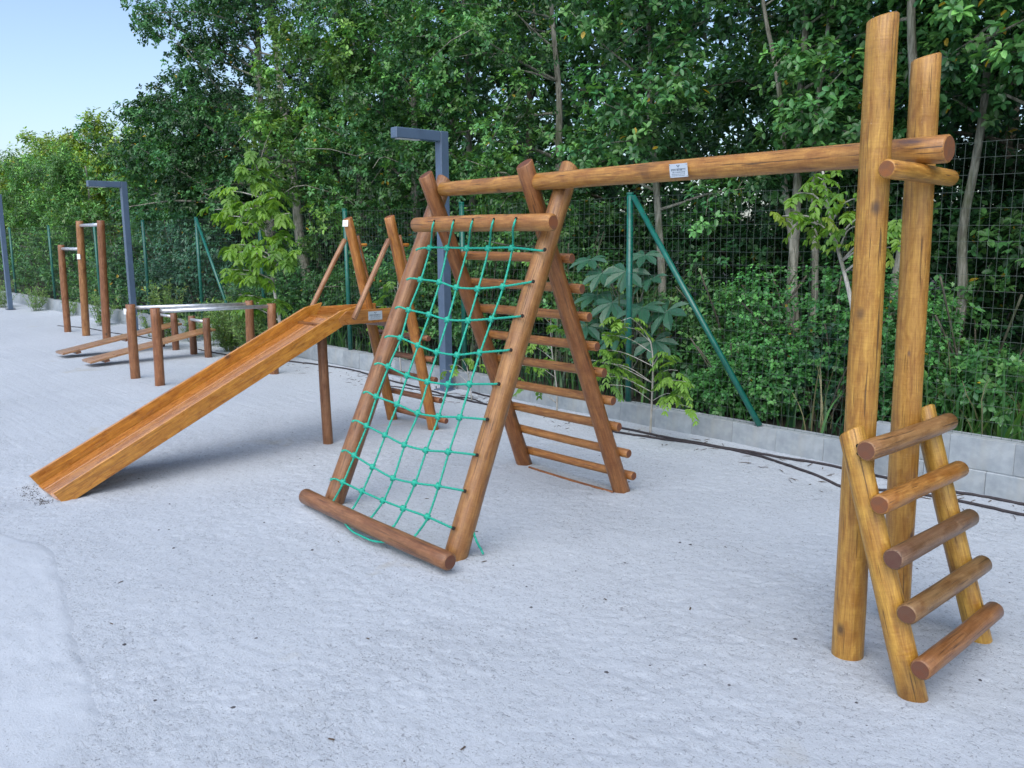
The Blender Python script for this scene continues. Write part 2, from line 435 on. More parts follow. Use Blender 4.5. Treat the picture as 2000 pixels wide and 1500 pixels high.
# ------------------------------------------------------------------ climbing frame with rope net, ladder and beam
cf = thing('climbing_frame', 'large log A-frame with green rope net on front, long beam reaching the tall right posts', 'climbing frame', (-3.9, 3.4, 0))
NL = [((-3.336, 2.655, -.06), (-3.336, 3.545, 2.04)), ((-4.565, 2.655, -.06), (-4.52, 3.60, 2.04))]
log('leg', *NL[0], .062, .055, cf, (.34, .165, .048), cut1=(0, .4))['label'] = 'front net leg with teal rope ends, ochre brown'
log('leg', *NL[1], .062, .055, cf, (.27, .125, .048), cut1=(0, .3))
log('leg', (-3.502, 4.26, -.06), (-3.502, 3.35, 2.065), .057, .05, cf, BROWN, cut1=(.1, .2))
log('leg', (-4.45, 4.275, -.06), (-4.45, 3.385, 2.06), .057, .05, cf, BROWN, cut1=(.1, .2))
log('beam', (-4.375, 3.465, 1.967), (-1.24, 3.295, 1.962), .045, .0505, cf, (.47, .235, .05), wob=.02)
log('top_log', (-4.41, 3.268, 1.743), (-3.195, 3.268, 1.738), .046, .047, cf, (.45, .21, .055), dome=.012)
log('bottom_log', (-4.655, 2.545, .075), (-3.17, 2.515, .068), .048, .046, cf, (.25, .12, .05), dome=.012)
for k in range(9):
    z = .108+.18*k; y = 4.235-.425*z+.083
    log('rung', (-4.53+rnd.uniform(-.02, .01), y, z), (-3.425+rnd.uniform(-.012, .012), y, z+rnd.uniform(-.01, .01)), .029, .029, cf, (.36, .165, .045), seg=14, dome=.004)
log('ground_line', (-4.35, 4.2, .006), (-3.52, 4.17, .004), .009, .009, cf, BROWN, seg=6, dome=.002)  # thin rod added to draw a brown line across the sand
# the net: ropes in the plane of the front legs (x, distance up the leg)
NET = [[(-4.451, 1.718), (-4.32, 1.736), (-4.144, 1.736), (-3.954, 1.734), (-3.763, 1.735), (-3.562, 1.738), (-3.318, 1.722)],
[(-4.452, 1.519), (-4.314, 1.524), (-4.118, 1.514), (-3.943, 1.486), (-3.748, 1.486), (-3.542, 1.506), (-3.334, 1.541)],
[(-4.478, 1.328), (-4.338, 1.322), (-4.121, 1.306), (-3.935, 1.284), (-3.747, 1.292), (-3.555, 1.314), (-3.34, 1.347)],
[(-4.492, 1.134), (-4.333, 1.139), (-4.138, 1.108), (-3.939, 1.083), (-3.752, 1.084), (-3.569, 1.115), (-3.35, 1.156)],
[(-4.512, .954), (-4.368, .948), (-4.152, .914), (-3.943, .901), (-3.755, .907), (-3.575, .93), (-3.365, .966)],
[(-4.538, .764), (-4.393, .749), (-4.163, .732), (-3.944, .708), (-3.755, .716), (-3.574, .739), (-3.373, .77)],
[(-4.559, .574), (-4.4, .559), (-4.188, .535), (-3.978, .511), (-3.773, .514), (-3.582, .54), (-3.372, .576)],
[(-4.57, .379), (-4.431, .362), (-4.212, .332), (-3.988, .308), (-3.785, .32), (-3.582, .345), (-3.382, .379)],
[(-4.596, .19), (-4.461, .184), (-4.243, .173), (-4.018, .166), (-3.816, .166), (-3.594, .169), (-3.386, .179)]]
NU = Vector((0, .86, 2.03)).normalized(); NN = Vector((0, -NU.z, NU.y))   # up the leg, towards the climber
def NP(x, s, o=0.): return Vector((x, 2.64, 0))+NU*s+NN*o
LEGV = Vector((.76, -.62, .1))
def NE(x, s, o):                                        # rope end lying on the leg face
    p = Vector((x, 2.64, 0))+NU*s; return p+LEGV*(o/LEGV.dot(NN))
net = thing('rope_net', 'teal rope climbing net of five long and nine cross ropes hanging in the A-frame', 'climbing net', NP(-3.95, .9))
TW = 190
def rope(pts, r=.0060, par=net, name='rope'):
    return tube(name, spline(pts, .009), r, par, M_ROPE, seg=9, lobes=3, twist=TW)
for row in NET:
    pts = [NE(row[0][0]-.005, row[0][1], .035), NE(row[0][0]+.005, row[0][1]-.001, .058)]+[NP(row[0][0]+.085, row[0][1]-.002, .045)]+[NP(x, s, .012) for x, s in row[1:6]]+[NE(row[6][0]-.02, row[6][1]-.003, .045), NE(row[6][0]-.004, row[6][1], .058), NE(row[6][0]+.004, row[6][1], .045)]
    rope(pts)
TOPX = [-4.158, -3.97, -3.798, -3.617, -3.437]; BOTX = [-4.34, -4.126, -3.925, -3.711, -3.51]
for c in range(5):
    pts = [Vector((TOPX[c], 3.268-.044, 1.758)), Vector((TOPX[c], 3.212, 1.735)), Vector((TOPX[c]-.02, 3.22, 1.70))]+[NP(row[c+1][0], row[c+1][1], .004) for row in NET]
    pts += [Vector((BOTX[c]-.003, 2.572, .121)), Vector((BOTX[c], 2.548, .108))]
    rope(pts)
    disc('rope_hole', (TOPX[c]+.002, 3.268-.0435, 1.762), (0, -1, .35), .0085, cf, M_HOLE)
kme = None
for row in NET:
    for x, s in row[1:6]:
        if kme is None:
            import bmesh
            bm = bmesh.new(); bmesh.ops.create_icosphere(bm, subdivisions=2, radius=.0205)
            for v in bm.verts:
                a = math.atan2(v.co.y, v.co.x); v.co *= 1+.22*math.cos(4*a); v.co.z *= .85
            kme = bpy.data.meshes.new('knot'); bm.to_mesh(kme); bm.free(); kme.materials.append(M_ROPE)
            kme.polygons.foreach_set('use_smooth', [True]*len(kme.polygons))
        M = Matrix.Translation(NP(x, s, .009)) @ NN.to_track_quat('Z', 'Y').to_matrix().to_4x4() @ Matrix.Rotation(rnd.uniform(.4, 1.1), 4, 'Z')
        obj('knot', kme, net, M)
rope([(BOTX[1]+.01, 2.50, .035), (BOTX[1]+.1, 2.486, .020), (BOTX[2], 2.483, .017), (BOTX[3]-.1, 2.484, .018), (BOTX[3]+.01, 2.50, .035)], .0055)
rope([NP(-3.30, .19, -.06), NP(-3.27, .13, -.09), Vector((-3.262, 2.80, .03)), Vector((-3.25, 2.80, .012))], .006, net, 'rope')
for row in NET: disc('rope_hole', NE(row[6][0]+.002, row[6][1]+.001, .056), NN, .010, cf, M_HOLE)

# plaque on the beam
def plaque(parent, M, w, h, th=.002):
    pl = obj('plaque', box_mesh('plaque', w, th, h, M_PLATE, .0008), parent, M)
    V = []; F = []
    def q(x0, x1, z0, z1):
        o = len(V); V.extend([(x0, -th*.5-.0006, z0), (x1, -th*.5-.0006, z0), (x1, -th*.5-.0006, z1), (x0, -th*.5-.0006, z1)]); F.append((o, o+1, o+2, o+3))
    rr = random.Random(3)
    def line(z, hh, x0, x1, glyph):
        x = x0
        while x < x1:
            gw = glyph*rr.uniform(.6, 1.0); q(x, x+gw*.28, z, z+hh); q(x+gw*.28, x+gw*.8, z+hh*.75*rr.choice((0, 1)), z+hh*(.25+.75*rr.choice((0, 0)))+hh*.0 if False else z+hh); x += gw+glyph*.28
    line(-h*.02, h*.16, -w*.40, w*.40, w*.045)
    line(-h*.16, h*.07, -w*.33, w*.36, w*.03)
    line(-h*.29, h*.05, -w*.38, w*.33, w*.02)
    line(-h*.39, h*.04, -w*.38, w*.36, w*.02)
    # leaf sprig emblem
    for s in (-1, 1):
        o = len(V); base = (0, -th*.5-.0006, h*.2)
        pts = [(0, h*.24), (s*w*.03, h*.38), (s*w*.09, h*.42), (s*w*.07, h*.33)]
        V.extend([(a, -th*.5-.0006, b) for a, b in pts]); F.append((o, o+1, o+2, o+3))
    q(-w*.005, w*.005, h*.14, h*.26)
    me = mesh_from('plaque_print', V, F, [M_PRINT]); obj('plaque_print', me, pl, M)
    for sx in (-1, 1):
        for sz in (-1, 1):
            V2, F2 = tube_data([Vector((sx*w*.46, 0, sz*h*.42)), Vector((sx*w*.46, -th-.001, sz*h*.42))], .0022, 6)
            obj('screw', mesh_from('screw', V2, F2, [M_BOLT]), pl, M)
    return pl
plaque(cf, Matrix.Translation((-2.425, 3.359-.058, 1.958)) @ Matrix.Rotation(math.radians(-3), 4, 'Z') @ Matrix.Rotation(math.radians(10), 4, 'X'), .105, .062)
beam_ = [o for o in bpy.data.objects if o.name.startswith('beam')][0]
cf2 = thing('timber_frame', 'pair of tall ochre log posts clamping the beam end at the right', 'timber frame', (-1.42, 3.36, 0))
log('post', (-1.425, 3.147, -.08), (-1.422, 3.098, 2.41), .0605, .0535, cf2, (.50, .275, .048), cut1=(.2, .1), wob=.02)
pB_ = log('post', (-1.425, 3.588, -.08), (-1.415, 3.468, 2.325), .0595, .0535, cf2, (.48, .262, .052), cut1=(.2, .1), wob=.02)
pB_['label'] = 'slightly shorter rear post with dark stains'
def stain(o, spots, nm):
    Mi = WM[o.name].inverted(); L_ = []
    for (wx, wy, wz, r, rz, a) in spots:
        q = Mi @ Vector((wx, wy, wz)); L_.append((q.x, q.y, q.z, r, rz, a))
    o.data.materials[0] = mat_wood(nm, spots=L_)
stain(pB_, [(-1.40, 3.41, 2.06, .03, .13, .9), (-1.43, 3.42, 1.93, .035, .10, .6), (-1.40, 3.42, 1.66, .03, .10, .9), (-1.45, 3.45, 1.44, .03, .05, .8), (-1.40, 3.47, 1.19, .015, .03, .8), (-1.37, 3.55, .40, .03, .12, .8), (-1.38, 3.56, .28, .05, .2, .5)], 'stained_log_wood')
log('dowel', (-1.325, 2.985, 1.882), (-1.325, 3.56, 1.875), .033, .031, cf2, OCHRE2, seg=18)

stain(beam_, [(-1.36, 3.26, 1.995, .05, .12, .75), (-1.5, 3.27, 2.0, .05, .12, .4)], 'stained_beam_wood')
# small ladder leaning on the tall posts
ld = thing('log_ladder', 'short five rung log ladder leaning against the two tall ochre posts', 'ladder', (-1.11, 3.34, 0))
log('stile', (-1.092, 3.01, -.06), (-1.405, 3.012, .945), .049, .046, ld, (.49, .28, .045), cut1=(.1, .35))
log('stile', (-1.092, 3.672, -.06), (-1.408, 3.68, .935), .049, .046, ld, (.49, .28, .045), cut1=(.1, .35))
RC = [(.29, .16, .06), (.44, .215, .05), (.215, .125, .07), (.26, .15, .06), (.29, .14, .05)]
for k in range(5):
    z = .90-.1865*k; x = -1.308+.0605*k
    log('rung', (x, 2.932, z), (x-.005, 3.70+rnd.uniform(-.01, .02), z-.012+rnd.uniform(-.01, .005)), .0375, .036, ld, RC[k], seg=18, dome=.006)
for (x, z) in ((-1.352, .905), (-1.348, .878)):
    disc('bolt_hole', (x, 2.9655, z), (.1, -1, .1), .008, ld, M_HOLE)

# ------------------------------------------------------------------ slide
sl = thing('slide', 'long varnished wooden slide running from a raised ladder platform down to the sand', 'slide', (-6.18, 3.0, 0))
th = math.atan2(1.097-.057, 3.61-1.43); ud = Vector((0, math.cos(th), math.sin(th))); vd = Vector((0, -math.sin(th), math.cos(th))); wd = Vector((1, 0, 0))
Ls = math.hypot(3.61-1.43, 1.097-.057); BW = .118
for x in (-5.90, -6.452):
    o3 = Vector((x, 1.43, .057))
    board('side_board', [(.012, -BW*.7), (.04, -BW), (Ls+.05, -BW), (Ls+.16, -BW*.35), (Ls-.002, 0), (0, 0)], (o3, ud, vd, wd), .027, sl, HONEY)
    L2 = .70
    s = 1 if x > -6 else -1
    board('platform_board', [(.0, -.112), (L2, -.112), (L2, 0), (.045, 0), (-.03, -.062)], (Vector((x+s*.0035, 3.615, 1.095)), Vector((0, 1, 0)), Vector((0, 0, 1)), wd), .03, sl, (.50, .22, .05))
xs = [-6.436, -6.29, -6.135, -6.02, -5.916]
cols = [(.46, .185, .03), (.50, .23, .06), (.64, .40, .24), (.48, .20, .035)]  # third, paler plank has a sky reflection painted into its colour
for k in range(4):
    w = xs[k+1]-xs[k]-.007; xc = (xs[k]+xs[k+1])/2
    board('bed_plank', [(.008, 0), (Ls+.02, 0), (Ls+.02, .02), (.008, .02)], (Vector((xc, 1.43, .057))+vd*(-BW*.88), ud, vd, wd), w, sl, cols[k], M_SLIDE)
    board('floor_plank', [(0, 0), (.62, 0), (.62, .02), (0, .02)], (Vector((xc, 3.64, 1.012)), Vector((0, 1, 0)), Vector((0, 0, 1)), wd), w, sl, cols[k], M_SLIDE)
board('crossbeam', [(0, 0), (.56, 0), (.56, .06), (0, .06)], (Vector((-6.47, 4.16, .93)), wd, Vector((0, 0, 1)), Vector((0, 1, 0))), .09, sl, DARK)
board('crossbeam', [(0, 0), (.56, 0), (.56, .05), (0, .05)], (Vector((-6.47, 3.56, .935)), wd, Vector((0, 0, 1)), Vector((0, 1, 0))), .06, sl, DARK)
log('post', (-6.05, 3.545, -.06), (-6.05, 3.525, .975), .041, .04, sl, (.24, .115, .05))
M = Matrix.Translation((-5.8785, 3.93, 1.042)) @ Matrix.Rotation(math.radians(90), 4, 'Z')
plaque(sl, M, .135, .072)
for x in (-5.86, -6.485):
    log('ladder_leg', (x, 4.50, -.05), (x+.01, 4.075, 1.84), .048, .042, sl, (.43, .19, .04), cut1=(0, .15))
    log('handrail', (x+(.055 if x > -6 else -.02), 3.675, 1.035), (x+(.03 if x > -6 else -.01), 4.055, 1.66), .022, .021, sl, (.38, .20, .10), seg=12, dome=.008)
    log('grab_rail', (x+.005, 4.275, 1.24), (x+.012, 4.165, 1.69), .021, .019, sl, (.34, .15, .055), seg=12, dome=.003)
    for z in (1.30, 1.61):
        yl = 4.50-.225*z; log('peg', (x+.008, yl-.01, z), (x+.008, yl+.125, z), .016, .015, sl, HONEY, seg=10, dome=.003)
for k in range(5):
    z = .085+.185*k; y = 4.50-.225*z+.066
    log('rung', (-6.56, y, z), (-5.765+rnd.uniform(-.02, .02), y, z), .026, .026, sl, (.29, .13, .06), seg=12, dome=.004)
tube('chain', spline([(-6.45, 4.16, 1.6), (-6.452, 4.19, 1.5), (-6.45, 4.20, 1.38), (-6.45, 4.235, 1.30)], .02), .005, sl, M_STEEL, seg=5)
sk = obj('sticker', box_mesh('sticker', .05, .002, .055, M_STICK, 0), sl, Matrix.Translation((-6.452, 4.037, 1.795)) @ Matrix.Rotation(math.radians(35), 4, 'Z') @ Matrix.Rotation(math.radians(-12), 4, 'X'))
tube('sticker_print', [(-6.462, 4.031, 1.80), (-6.453, 4.034, 1.788), (-6.443, 4.041, 1.795)], .0015, sk, M_PRINT, seg=4)

# ------------------------------------------------------------------ exercise equipment further back
pu = thing('pull_up_bars', 'three rising brown log posts joined by two steel pull-up bars far left', 'pull-up bars', (-16.3, 4.74, 0))
log('post', (-17.22, 4.70, -.05), (-17.14, 4.70, 1.60), .062, .058, pu, (.27, .125, .05))
log('post', (-16.30, 4.745, -.05), (-16.10, 4.745, 2.01), .066, .060, pu, (.33, .165, .06))
log('post', (-15.20, 4.744, -.05), (-15.0, 4.744, 1.995), .066, .060, pu, (.26, .11, .045))
tube('bar', [(-17.15, 4.70, 1.53), (-16.1, 4.745, 1.53)], .026, pu, M_STEEL, 12)
tube('bar', [(-16.1, 4.745, 1.93), (-15.0, 4.744, 1.93)], .027, pu, M_STEEL, 12)
o = obj('sticker', box_mesh('sticker', .08, .003, .09, M_STICK, 0), pu, Matrix.Translation((-16.115, 4.682, 1.40)) @ Matrix.Rotation(math.radians(22), 4, 'Z'))
pb = thing('parallel_bars', 'four brown log posts carrying two silver parallel bars between slide and sit-up benches', 'parallel bars', (-10.2, 4.3, 0))
PB = [(-10.70, 3.635, .905), (-9.95, 3.646, .90), (-10.37, 5.0, .895), (-9.81, 5.02, .885)]
for (x, y, h) in PB: log('post', (x, y, -.05), (x+.02, y, h), .057, .054, pb, (.27, .12, .048), dome=.004)
for i, j in ((0, 2), (1, 3)):
    a, b = PB[i], PB[j]
    tube('bar', [(a[0]+.02, a[1]+.03, .862), (b[0]+.02, b[1]-.03, .852)], .023, pb, M_STEEL, 12)
obj('sticker', box_mesh('sticker', .07, .003, .07, M_STICK, 0), pb, Matrix.Translation((-10.705, 3.577, .82)) @ Matrix.Rotation(math.radians(10), 4, 'Z'))
def bench(x0, x1, ylow, lab):
    b = thing('sit_up_bench', lab, 'exercise bench', ((x0+x1)/2, 4.5, 0), 'sit-up benches')
    y0, z0, y1, z1 = ylow, .055, 5.26, .365
    a = math.atan2(z1-z0, y1-y0); u = Vector((0, math.cos(a), math.sin(a))); v = Vector((0, -math.sin(a), math.cos(a))); L = math.hypot(y1-y0, z1-z0)
    xc = (x0+x1)/2
    for s in (-1, 1):
        board('plank', [(0, 0), (L, 0), (L, .028), (0, .028)], (Vector((xc+s*.092, y0, z0)), u, v, Vector((1, 0, 0))), .172, b, (.42, .24, .12))
    for t in (.12, .52, .93):
        p = Vector((xc-.17, y0, z0))+u*(L*t)+v*(-.036)
        board('batten', [(0, 0), (.34, 0), (.34, .032), (0, .032)], (p, Vector((1, 0, 0)), v, u), .07, b, (.22, .1, .05))
    for x in (x0, x1): log('post', (x, 5.09, -.05), (x+.005, 5.09, .565), .052, .05, b, (.21, .095, .045), dome=.004)
    tube('bar', [(x0, 5.07, .515), (x1, 5.07, .515)], .022, b, M_STEEL, 10)
    return b
bench(-13.69, -13.12, 3.52, 'sloping plank sit-up bench nearer the pull-up bars, its posts hidden partly')
bench(-12.44, -11.93, 3.52, 'sloping plank sit-up bench nearer the parallel bars and slide')

# ------------------------------------------------------------------ kerb wall
kw = thing('concrete_kerb_wall', 'low pale concrete block wall running along the foot of the mesh fence', 'wall', (-10, 5.95, 0))
bx = box_mesh('block', .3888, .14, .205, M_BLOCK, .002)
bx2 = box_mesh('block', .388, .14, .175, M_BLOCK, .004)
x = -2.36-.39*75; k = 0
while x < 2.5:
    if x < -2.45:
        t = min(1, max(0, (-x-5)/8)); top = .185+.10*t
        obj('block', bx, kw, Matrix.Translation((x, 5.95+rnd.uniform(-.003, .003), top-.1025+rnd.uniform(-.002, .002))))
        if top > .2: pass
    else:
        obj('block', bx, kw, Matrix.Translation((x+.1, 5.95+rnd.uniform(-.003, .003), .36-.1025)))
        obj('block', bx2, kw, Matrix.Translation((x-.05, 5.93+rnd.uniform(-.003, .003), .152-.0875)))
    x += .39; k += 1
obj('mortar', mesh_from('mortar', *join_data([tube_data([(-31.7, 5.958, .06), (-13, 5.958, .06)], [.05, .05], 4), ]), [M_MORTAR]), kw)
def slab(name, x0, x1, y0, y1, z0, z1, parent, mat, za=None):
    za = z1 if za is None else za     # top height at x0
    V = [(x0, y0, z0), (x1, y0, z0), (x1, y1, z0), (x0, y1, z0), (x0, y0, za), (x1, y0, z1), (x1, y1, z1), (x0, y1, za)]
    F = [(3, 2, 1, 0), (4, 5, 6, 7), (0, 1, 5, 4), (1, 2, 6, 5), (2, 3, 7, 6), (3, 0, 4, 7)]
    return obj(name, mesh_from(name, V, F, [mat]), parent)
slab('mortar', -31.8, -13, 5.888, 6.012, -.1, .278, kw, M_MORTAR)
slab('mortar', -13, -5, 5.888, 6.012, -.1, .178, kw, M_MORTAR, .278)
slab('mortar', -5, -2.60, 5.888, 6.012, -.1, .178, kw, M_MORTAR)
slab('mortar', -2.598, 2.6, 5.886, 6.012, -.1, .352, kw, M_MORTAR)

# ------------------------------------------------------------------ mesh fence
fn = thing('mesh_fence', 'green welded wire mesh fence on round steel posts along the kerb wall', 'fence', (-10, 5.98, 0))
def ktop(x): return .36 if x > -2.5 else .185+.10*min(1, max(0, (-x-5)/8))
FP = [-30.2, -26.35, -22.7, -19.35, -16.57, -14.15, -11.9, -9.565, -7.23, -4.905, -2.39, -.1, 2.3]
for x in FP:
    zt = 2.04 if x < -2.6 else 2.27
    tube('post', [(x+.02, 5.98, ktop(x)-.08), (x, 5.98, zt)], .029, fn, M_GREEN, 12)
    disc('post_cap', (x, 5.98, zt+.004), (0, 0, 1), .032, fn, M_GREEN, .008)
tube('brace', [(-4.86, 5.97, 2.015), (-3.49, 5.90, .19)], .024, fn, M_GREEN, 12)
tube('brace', [(-14.12, 5.97, 2.02), (-12.75, 5.90, .30)], .024, fn, M_GREEN, 12)
def panel(x0, x1, vstep):
    V = []; F = []
    W = .0011
    dz = .23 if x0 > -2.6 else 0
    def bar(a, b, ax):
        o = len(V)
        for p in (a, b):
            for k in range(3):
                c, s = W*math.cos(2.094*k), W*math.sin(2.094*k)
                V.append((p[0]+(0 if ax == 'x' else c), p[1]+s, p[2]+(c if ax == 'x' else 0)))
        for k in range(3): F.append((o+k, o+(k+1) % 3, o+3+(k+1) % 3, o+3+k))
    yw = lambda x, z: 5.945+.006*math.sin(x*2.3+z*4)+.004*math.sin(x*7.1)
    zs = [ktop((x0+x1)/2)+.01+.1045*k for k in range(19) if ktop((x0+x1)/2)+.01+.1045*k < 2.03+dz]
    zs[-1] = 2.012+dz
    n = max(3, int((x1-x0)/.4)); xx = [x0+(x1-x0)*k/n for k in range(n+1)]
    for z in zs:
        for a, b in zip(xx, xx[1:]):
            sag = lambda x: -.010*math.sin(3.14*(x-x0)/(x1-x0))+.003*math.sin(x*9+z*20)
            bar((a, yw(a, z), z+sag(a)), (b, yw(b, z), z+sag(b)), 'x')
    x = x0
    while x < x1:
        n = 5
        for k in range(n):
            za = zs[0]-.02+(zs[-1]-zs[0]+.02)*k/n; zb = zs[0]-.02+(zs[-1]-zs[0]+.02)*(k+1)/n
            bar((x+.003*math.sin(za*6+x*3), yw(x, za)+.003, za), (x+.003*math.sin(zb*6+x*3), yw(x, zb)+.003, zb), 'z')
        x += vstep
    o = obj('wire_mesh', mesh_from('wire_mesh', V, F, [M_WIRE]), fn); o['kind'] = 'stuff'
for a, b in zip(FP, FP[1:]): panel(a+.01, b-.01, .060)

# ------------------------------------------------------------------ lamp posts
def lamp(x, y, h, lab, arm=.56):
    l = thing('lamp_post', lab, 'lamp post', (x, y, 0), 'square steel lamp posts along the fence')
    T = Matrix.Translation((x, y, 0))
    obj('pole', box_mesh('pole', .105, .105, h, M_LAMP, .006), l, T @ Matrix.Translation((0, 0, h/2)))
    obj('arm', box_mesh('arm', .104, arm, .105, M_LAMP, .006), l, T @ Matrix.Translation((0, -arm/2-.0545, h-.0535)))
    obj('lamp_lens', box_mesh('lamp_lens', .08, .26, .012, M_LENS, .002), l, T @ Matrix.Translation((0, -arm+.12, h-.108)))
    bp = obj('base_plate', box_mesh('base_plate', .2, .2, .012, M_LAMP, .002), l, T @ Matrix.Translation((0, 0, .022)))
    for sx in (-1, 1):
        for sy in (-1, 1):
            V, F = tube_data([(sx*.08, sy*.08, 0), (sx*.08, sy*.08, .04)], .009, 6)
            obj('bolt', mesh_from('bolt', V, F, [M_BOLT]), bp, T @ Matrix.Translation((0, 0, .02)))
lamp(-7.29, 5.775, 2.77, 'blue grey square lamp post rising behind the rope net A-frame')
lamp(-16.38, 5.62, 2.72, 'blue grey square lamp post standing between pull-up bars and parallel bars')
lamp(-23.95, 5.28, 2.80, 'blue grey square lamp post cut by the left edge of the photo')

# ------------------------------------------------------------------ hoses on the ground
def ground_pts(P, r): return [(x, y, float(gz(x, y))+r*.85) for x, y in P]
def hose(P, lab, r=.0100, cat='hose'):
    pts = [(p.x, p.y) for p in spline([(a, b, 0) for a, b in P], .06)]
    o = tube('hose', ground_pts(pts, r), r, None, M_HOSE, 7); tag(o, lab, cat); return o
hose([(-12.9, 5.35), (-11.8, 5.40), (-10.2, 5.68), (-9.3, 5.78), (-8.4, 5.70), (-7.4, 5.60), (-6.4, 5.53), (-5.4, 5.62), (-4.65, 5.52), (-3.9, 5.62), (-3.4, 5.66), (-2.64, 5.50), (-1.97, 5.58), (-1.3, 5.56), (.4, 5.5), (2.2, 5.6)], 'black hose lying on the sand, the strand farther from the kerb wall')
hose([(-6.9, 5.82), (-6.0, 5.72), (-5.0, 5.66), (-3.95, 5.645), (-3.3, 5.73), (-2.77, 5.80), (-2.05, 5.77), (-1.5, 5.80), (.4, 5.78), (2.2, 5.72)], 'black hose lying on the sand, the strand close against the kerb wall')
hose([(-18.6, 4.9), (-17.6, 5.15), (-16.4, 5.2), (-15.0, 5.35), (-14, 5.3)], 'thin black hose on the sand behind the pull-up bars', .009)
hose([(-8.2, 5.45), (-7.6, 5.55), (-7.1, 5.50), (-6.7, 5.62), (-6.2, 5.5), (-5.9, 5.58)], 'thin black hose curling on the sand by the middle lamp post foot', .007)

# ------------------------------------------------------------------ pebbles and debris
def pebbles(name, n, mat, smin, smax, flat=.6):
    V = []; F = []
    base = [(0, 0, .5), (.5, 0, 0), (.15, .47, .05), (-.4, .3, 0), (-.42, -.28, .05), (.14, -.46, 0)]
    for i in range(n):
        d = 1.2+6.5*rnd.random()**1.1; a = YAW+rnd.uniform(-.6, .62)
        x, y = -math.sin(a)*d, math.cos(a)*d
        if y > 5.7: continue
        s = smin+(smax-smin)*rnd.random()**3; rz = rnd.uniform(0, 6.28); z = float(gz(x, y))
        o = len(V)
        for (u, v, w) in base:
            q = s*rnd.uniform(.8, 1.2); V.append((x+q*(u*math.cos(rz)-v*math.sin(rz)), y+q*(u*math.sin(rz)+v*math.cos(rz)), z+q*w*flat))
        for k in range(1, 6): F.append((o, o+k, o+1+k % 5))
    return tag(obj(name, mesh_from(name, V, F, [mat])), kind='stuff')
pebbles('scattered_pebbles', 300, M_STONE, .005, .022)
pebbles('scattered_sand_lumps', 6000, M_SAND, .0025, .014)
def soil_lumps():
    V = []; F = []
    for i in range(260):
        x = rnd.uniform(-6.46, -5.92); y = 1.40+rnd.gauss(0, .03)
        s = rnd.uniform(.003, .011); z = float(gz(x, y)); o = len(V)
        for (u, v, w) in [(0, 0, .7), (.5, 0, 0), (.15, .47, .05), (-.4, .3, 0), (-.42, -.28, .05), (.14, -.46, 0)]:
            q = s*rnd.uniform(.7, 1.3); V.append((x+q*u, y+q*v, z+q*w))
        for k in range(1, 6): F.append((o, o+k, o+1+k % 5))
    tag(obj('loose_soil', mesh_from('loose_soil', V, F, [M_SOIL])), kind='stuff')
M_SOIL = mat_simple('damp_soil', (.12, .12, .12), .95, 0, 50, .4)
soil_lumps()
V = []; F = []
for i in range(260):
    near_kerb = rnd.random() < .9
    if near_kerb: x, y = rnd.uniform(-13, 0), 5.2+.6*rnd.random()**.6
    else:
        d = 1.3+6*rnd.random(); a = YAW+rnd.uniform(-.6, .6); x, y = -math.sin(a)*d, math.cos(a)*d
    L = rnd.uniform(.01, (.05 if near_kerb else .016)); w = rnd.uniform(.0015, .004); a = rnd.uniform(0, 3.14); z = float(gz(x, y))+.003
    c, s = math.cos(a), math.sin(a); o = len(V)
    V += [(x-c*L-s*w, y-s*L+c*w, z), (x+c*L-s*w, y+s*L+c*w, z+.002), (x+c*L+s*w, y+s*L-c*w, z), (x-c*L+s*w, y-s*L-c*w, z), (x, y, z+.004)]
    F += [(o, o+1, o+4), (o+1, o+2, o+4), (o+2, o+3, o+4), (o+3, o, o+4)]
tag(obj('dry_twig_litter', mesh_from('dry_twig_litter', V, F, [M_DEBRIS])), kind='stuff')
# ------------------------------------------------------------------ foliage
def unit(a): return a/np.maximum(np.linalg.norm(a, axis=-1, keepdims=True), 1e-9)
def leaf_arrays(P, D, N, L, W, fold=.12, droop=.15):
    D = unit(D); S = unit(np.cross(D, N)); N = np.cross(S, D)
    L = L[:, None]; W = (L[:, 0]*W)[:, None]
    v0 = P; v5 = P+D*L-N*L*droop
    l1 = P+D*L*.32+S*W*.46+N*W*fold; r1 = P+D*L*.32-S*W*.46+N*W*fold
    l2 = P+D*L*.74+S*W*.40+N*W*fold-N*L*droop*.5; r2 = P+D*L*.74-S*W*.40+N*W*fold-N*L*droop*.5
    V = np.stack([v0, l1, r1, l2, r2, v5], 1).reshape(-1, 3); n = len(P)
    b = (np.arange(n)*6)[:, None]
    F = np.concatenate([b+np.array([[0, 5, 3, 1]]), b+np.array([[0, 2, 4, 5]])], 0)
    return V, F, 6
def leaf_simple(P, D, N, L, W, droop=.1):
    D = unit(D); S = unit(np.cross(D, N)); L_ = L[:, None]; W = (L*W)[:, None]
    V = np.stack([P, P+D*L_*.5+S*W*.5, P+D*L_-np.array([0, 0, 1.])*L_*droop, P+D*L_*.5-S*W*.5], 1).reshape(-1, 3)
    b = (np.arange(len(P))*4)[:, None]
    return V, b+np.array([[0, 3, 2, 1]]), 4
class Fol:
    def __init__(s): s.V = []; s.F = []; s.T = []; s.n = 0
    def add(s, V, F, k, tint):
        s.V.append(V); s.F.append(F+s.n); s.n += len(V); s.T.append(np.repeat(tint, k, 0))
    def mesh(s, name, mat):
        return fast_mesh(name, np.concatenate(s.V), np.concatenate(s.F), [mat], np.concatenate(s.T))
def tints(n, pal, rng, lum=.25):
    pal = np.array(pal); w = rng.random(n); i = rng.integers(0, len(pal), n); j = rng.integers(0, len(pal), n)
    c = pal[i]*(w[:, None])+pal[j]*(1-w[:, None])
    return c*(1+lum*(rng.random((n, 1))*2-1))
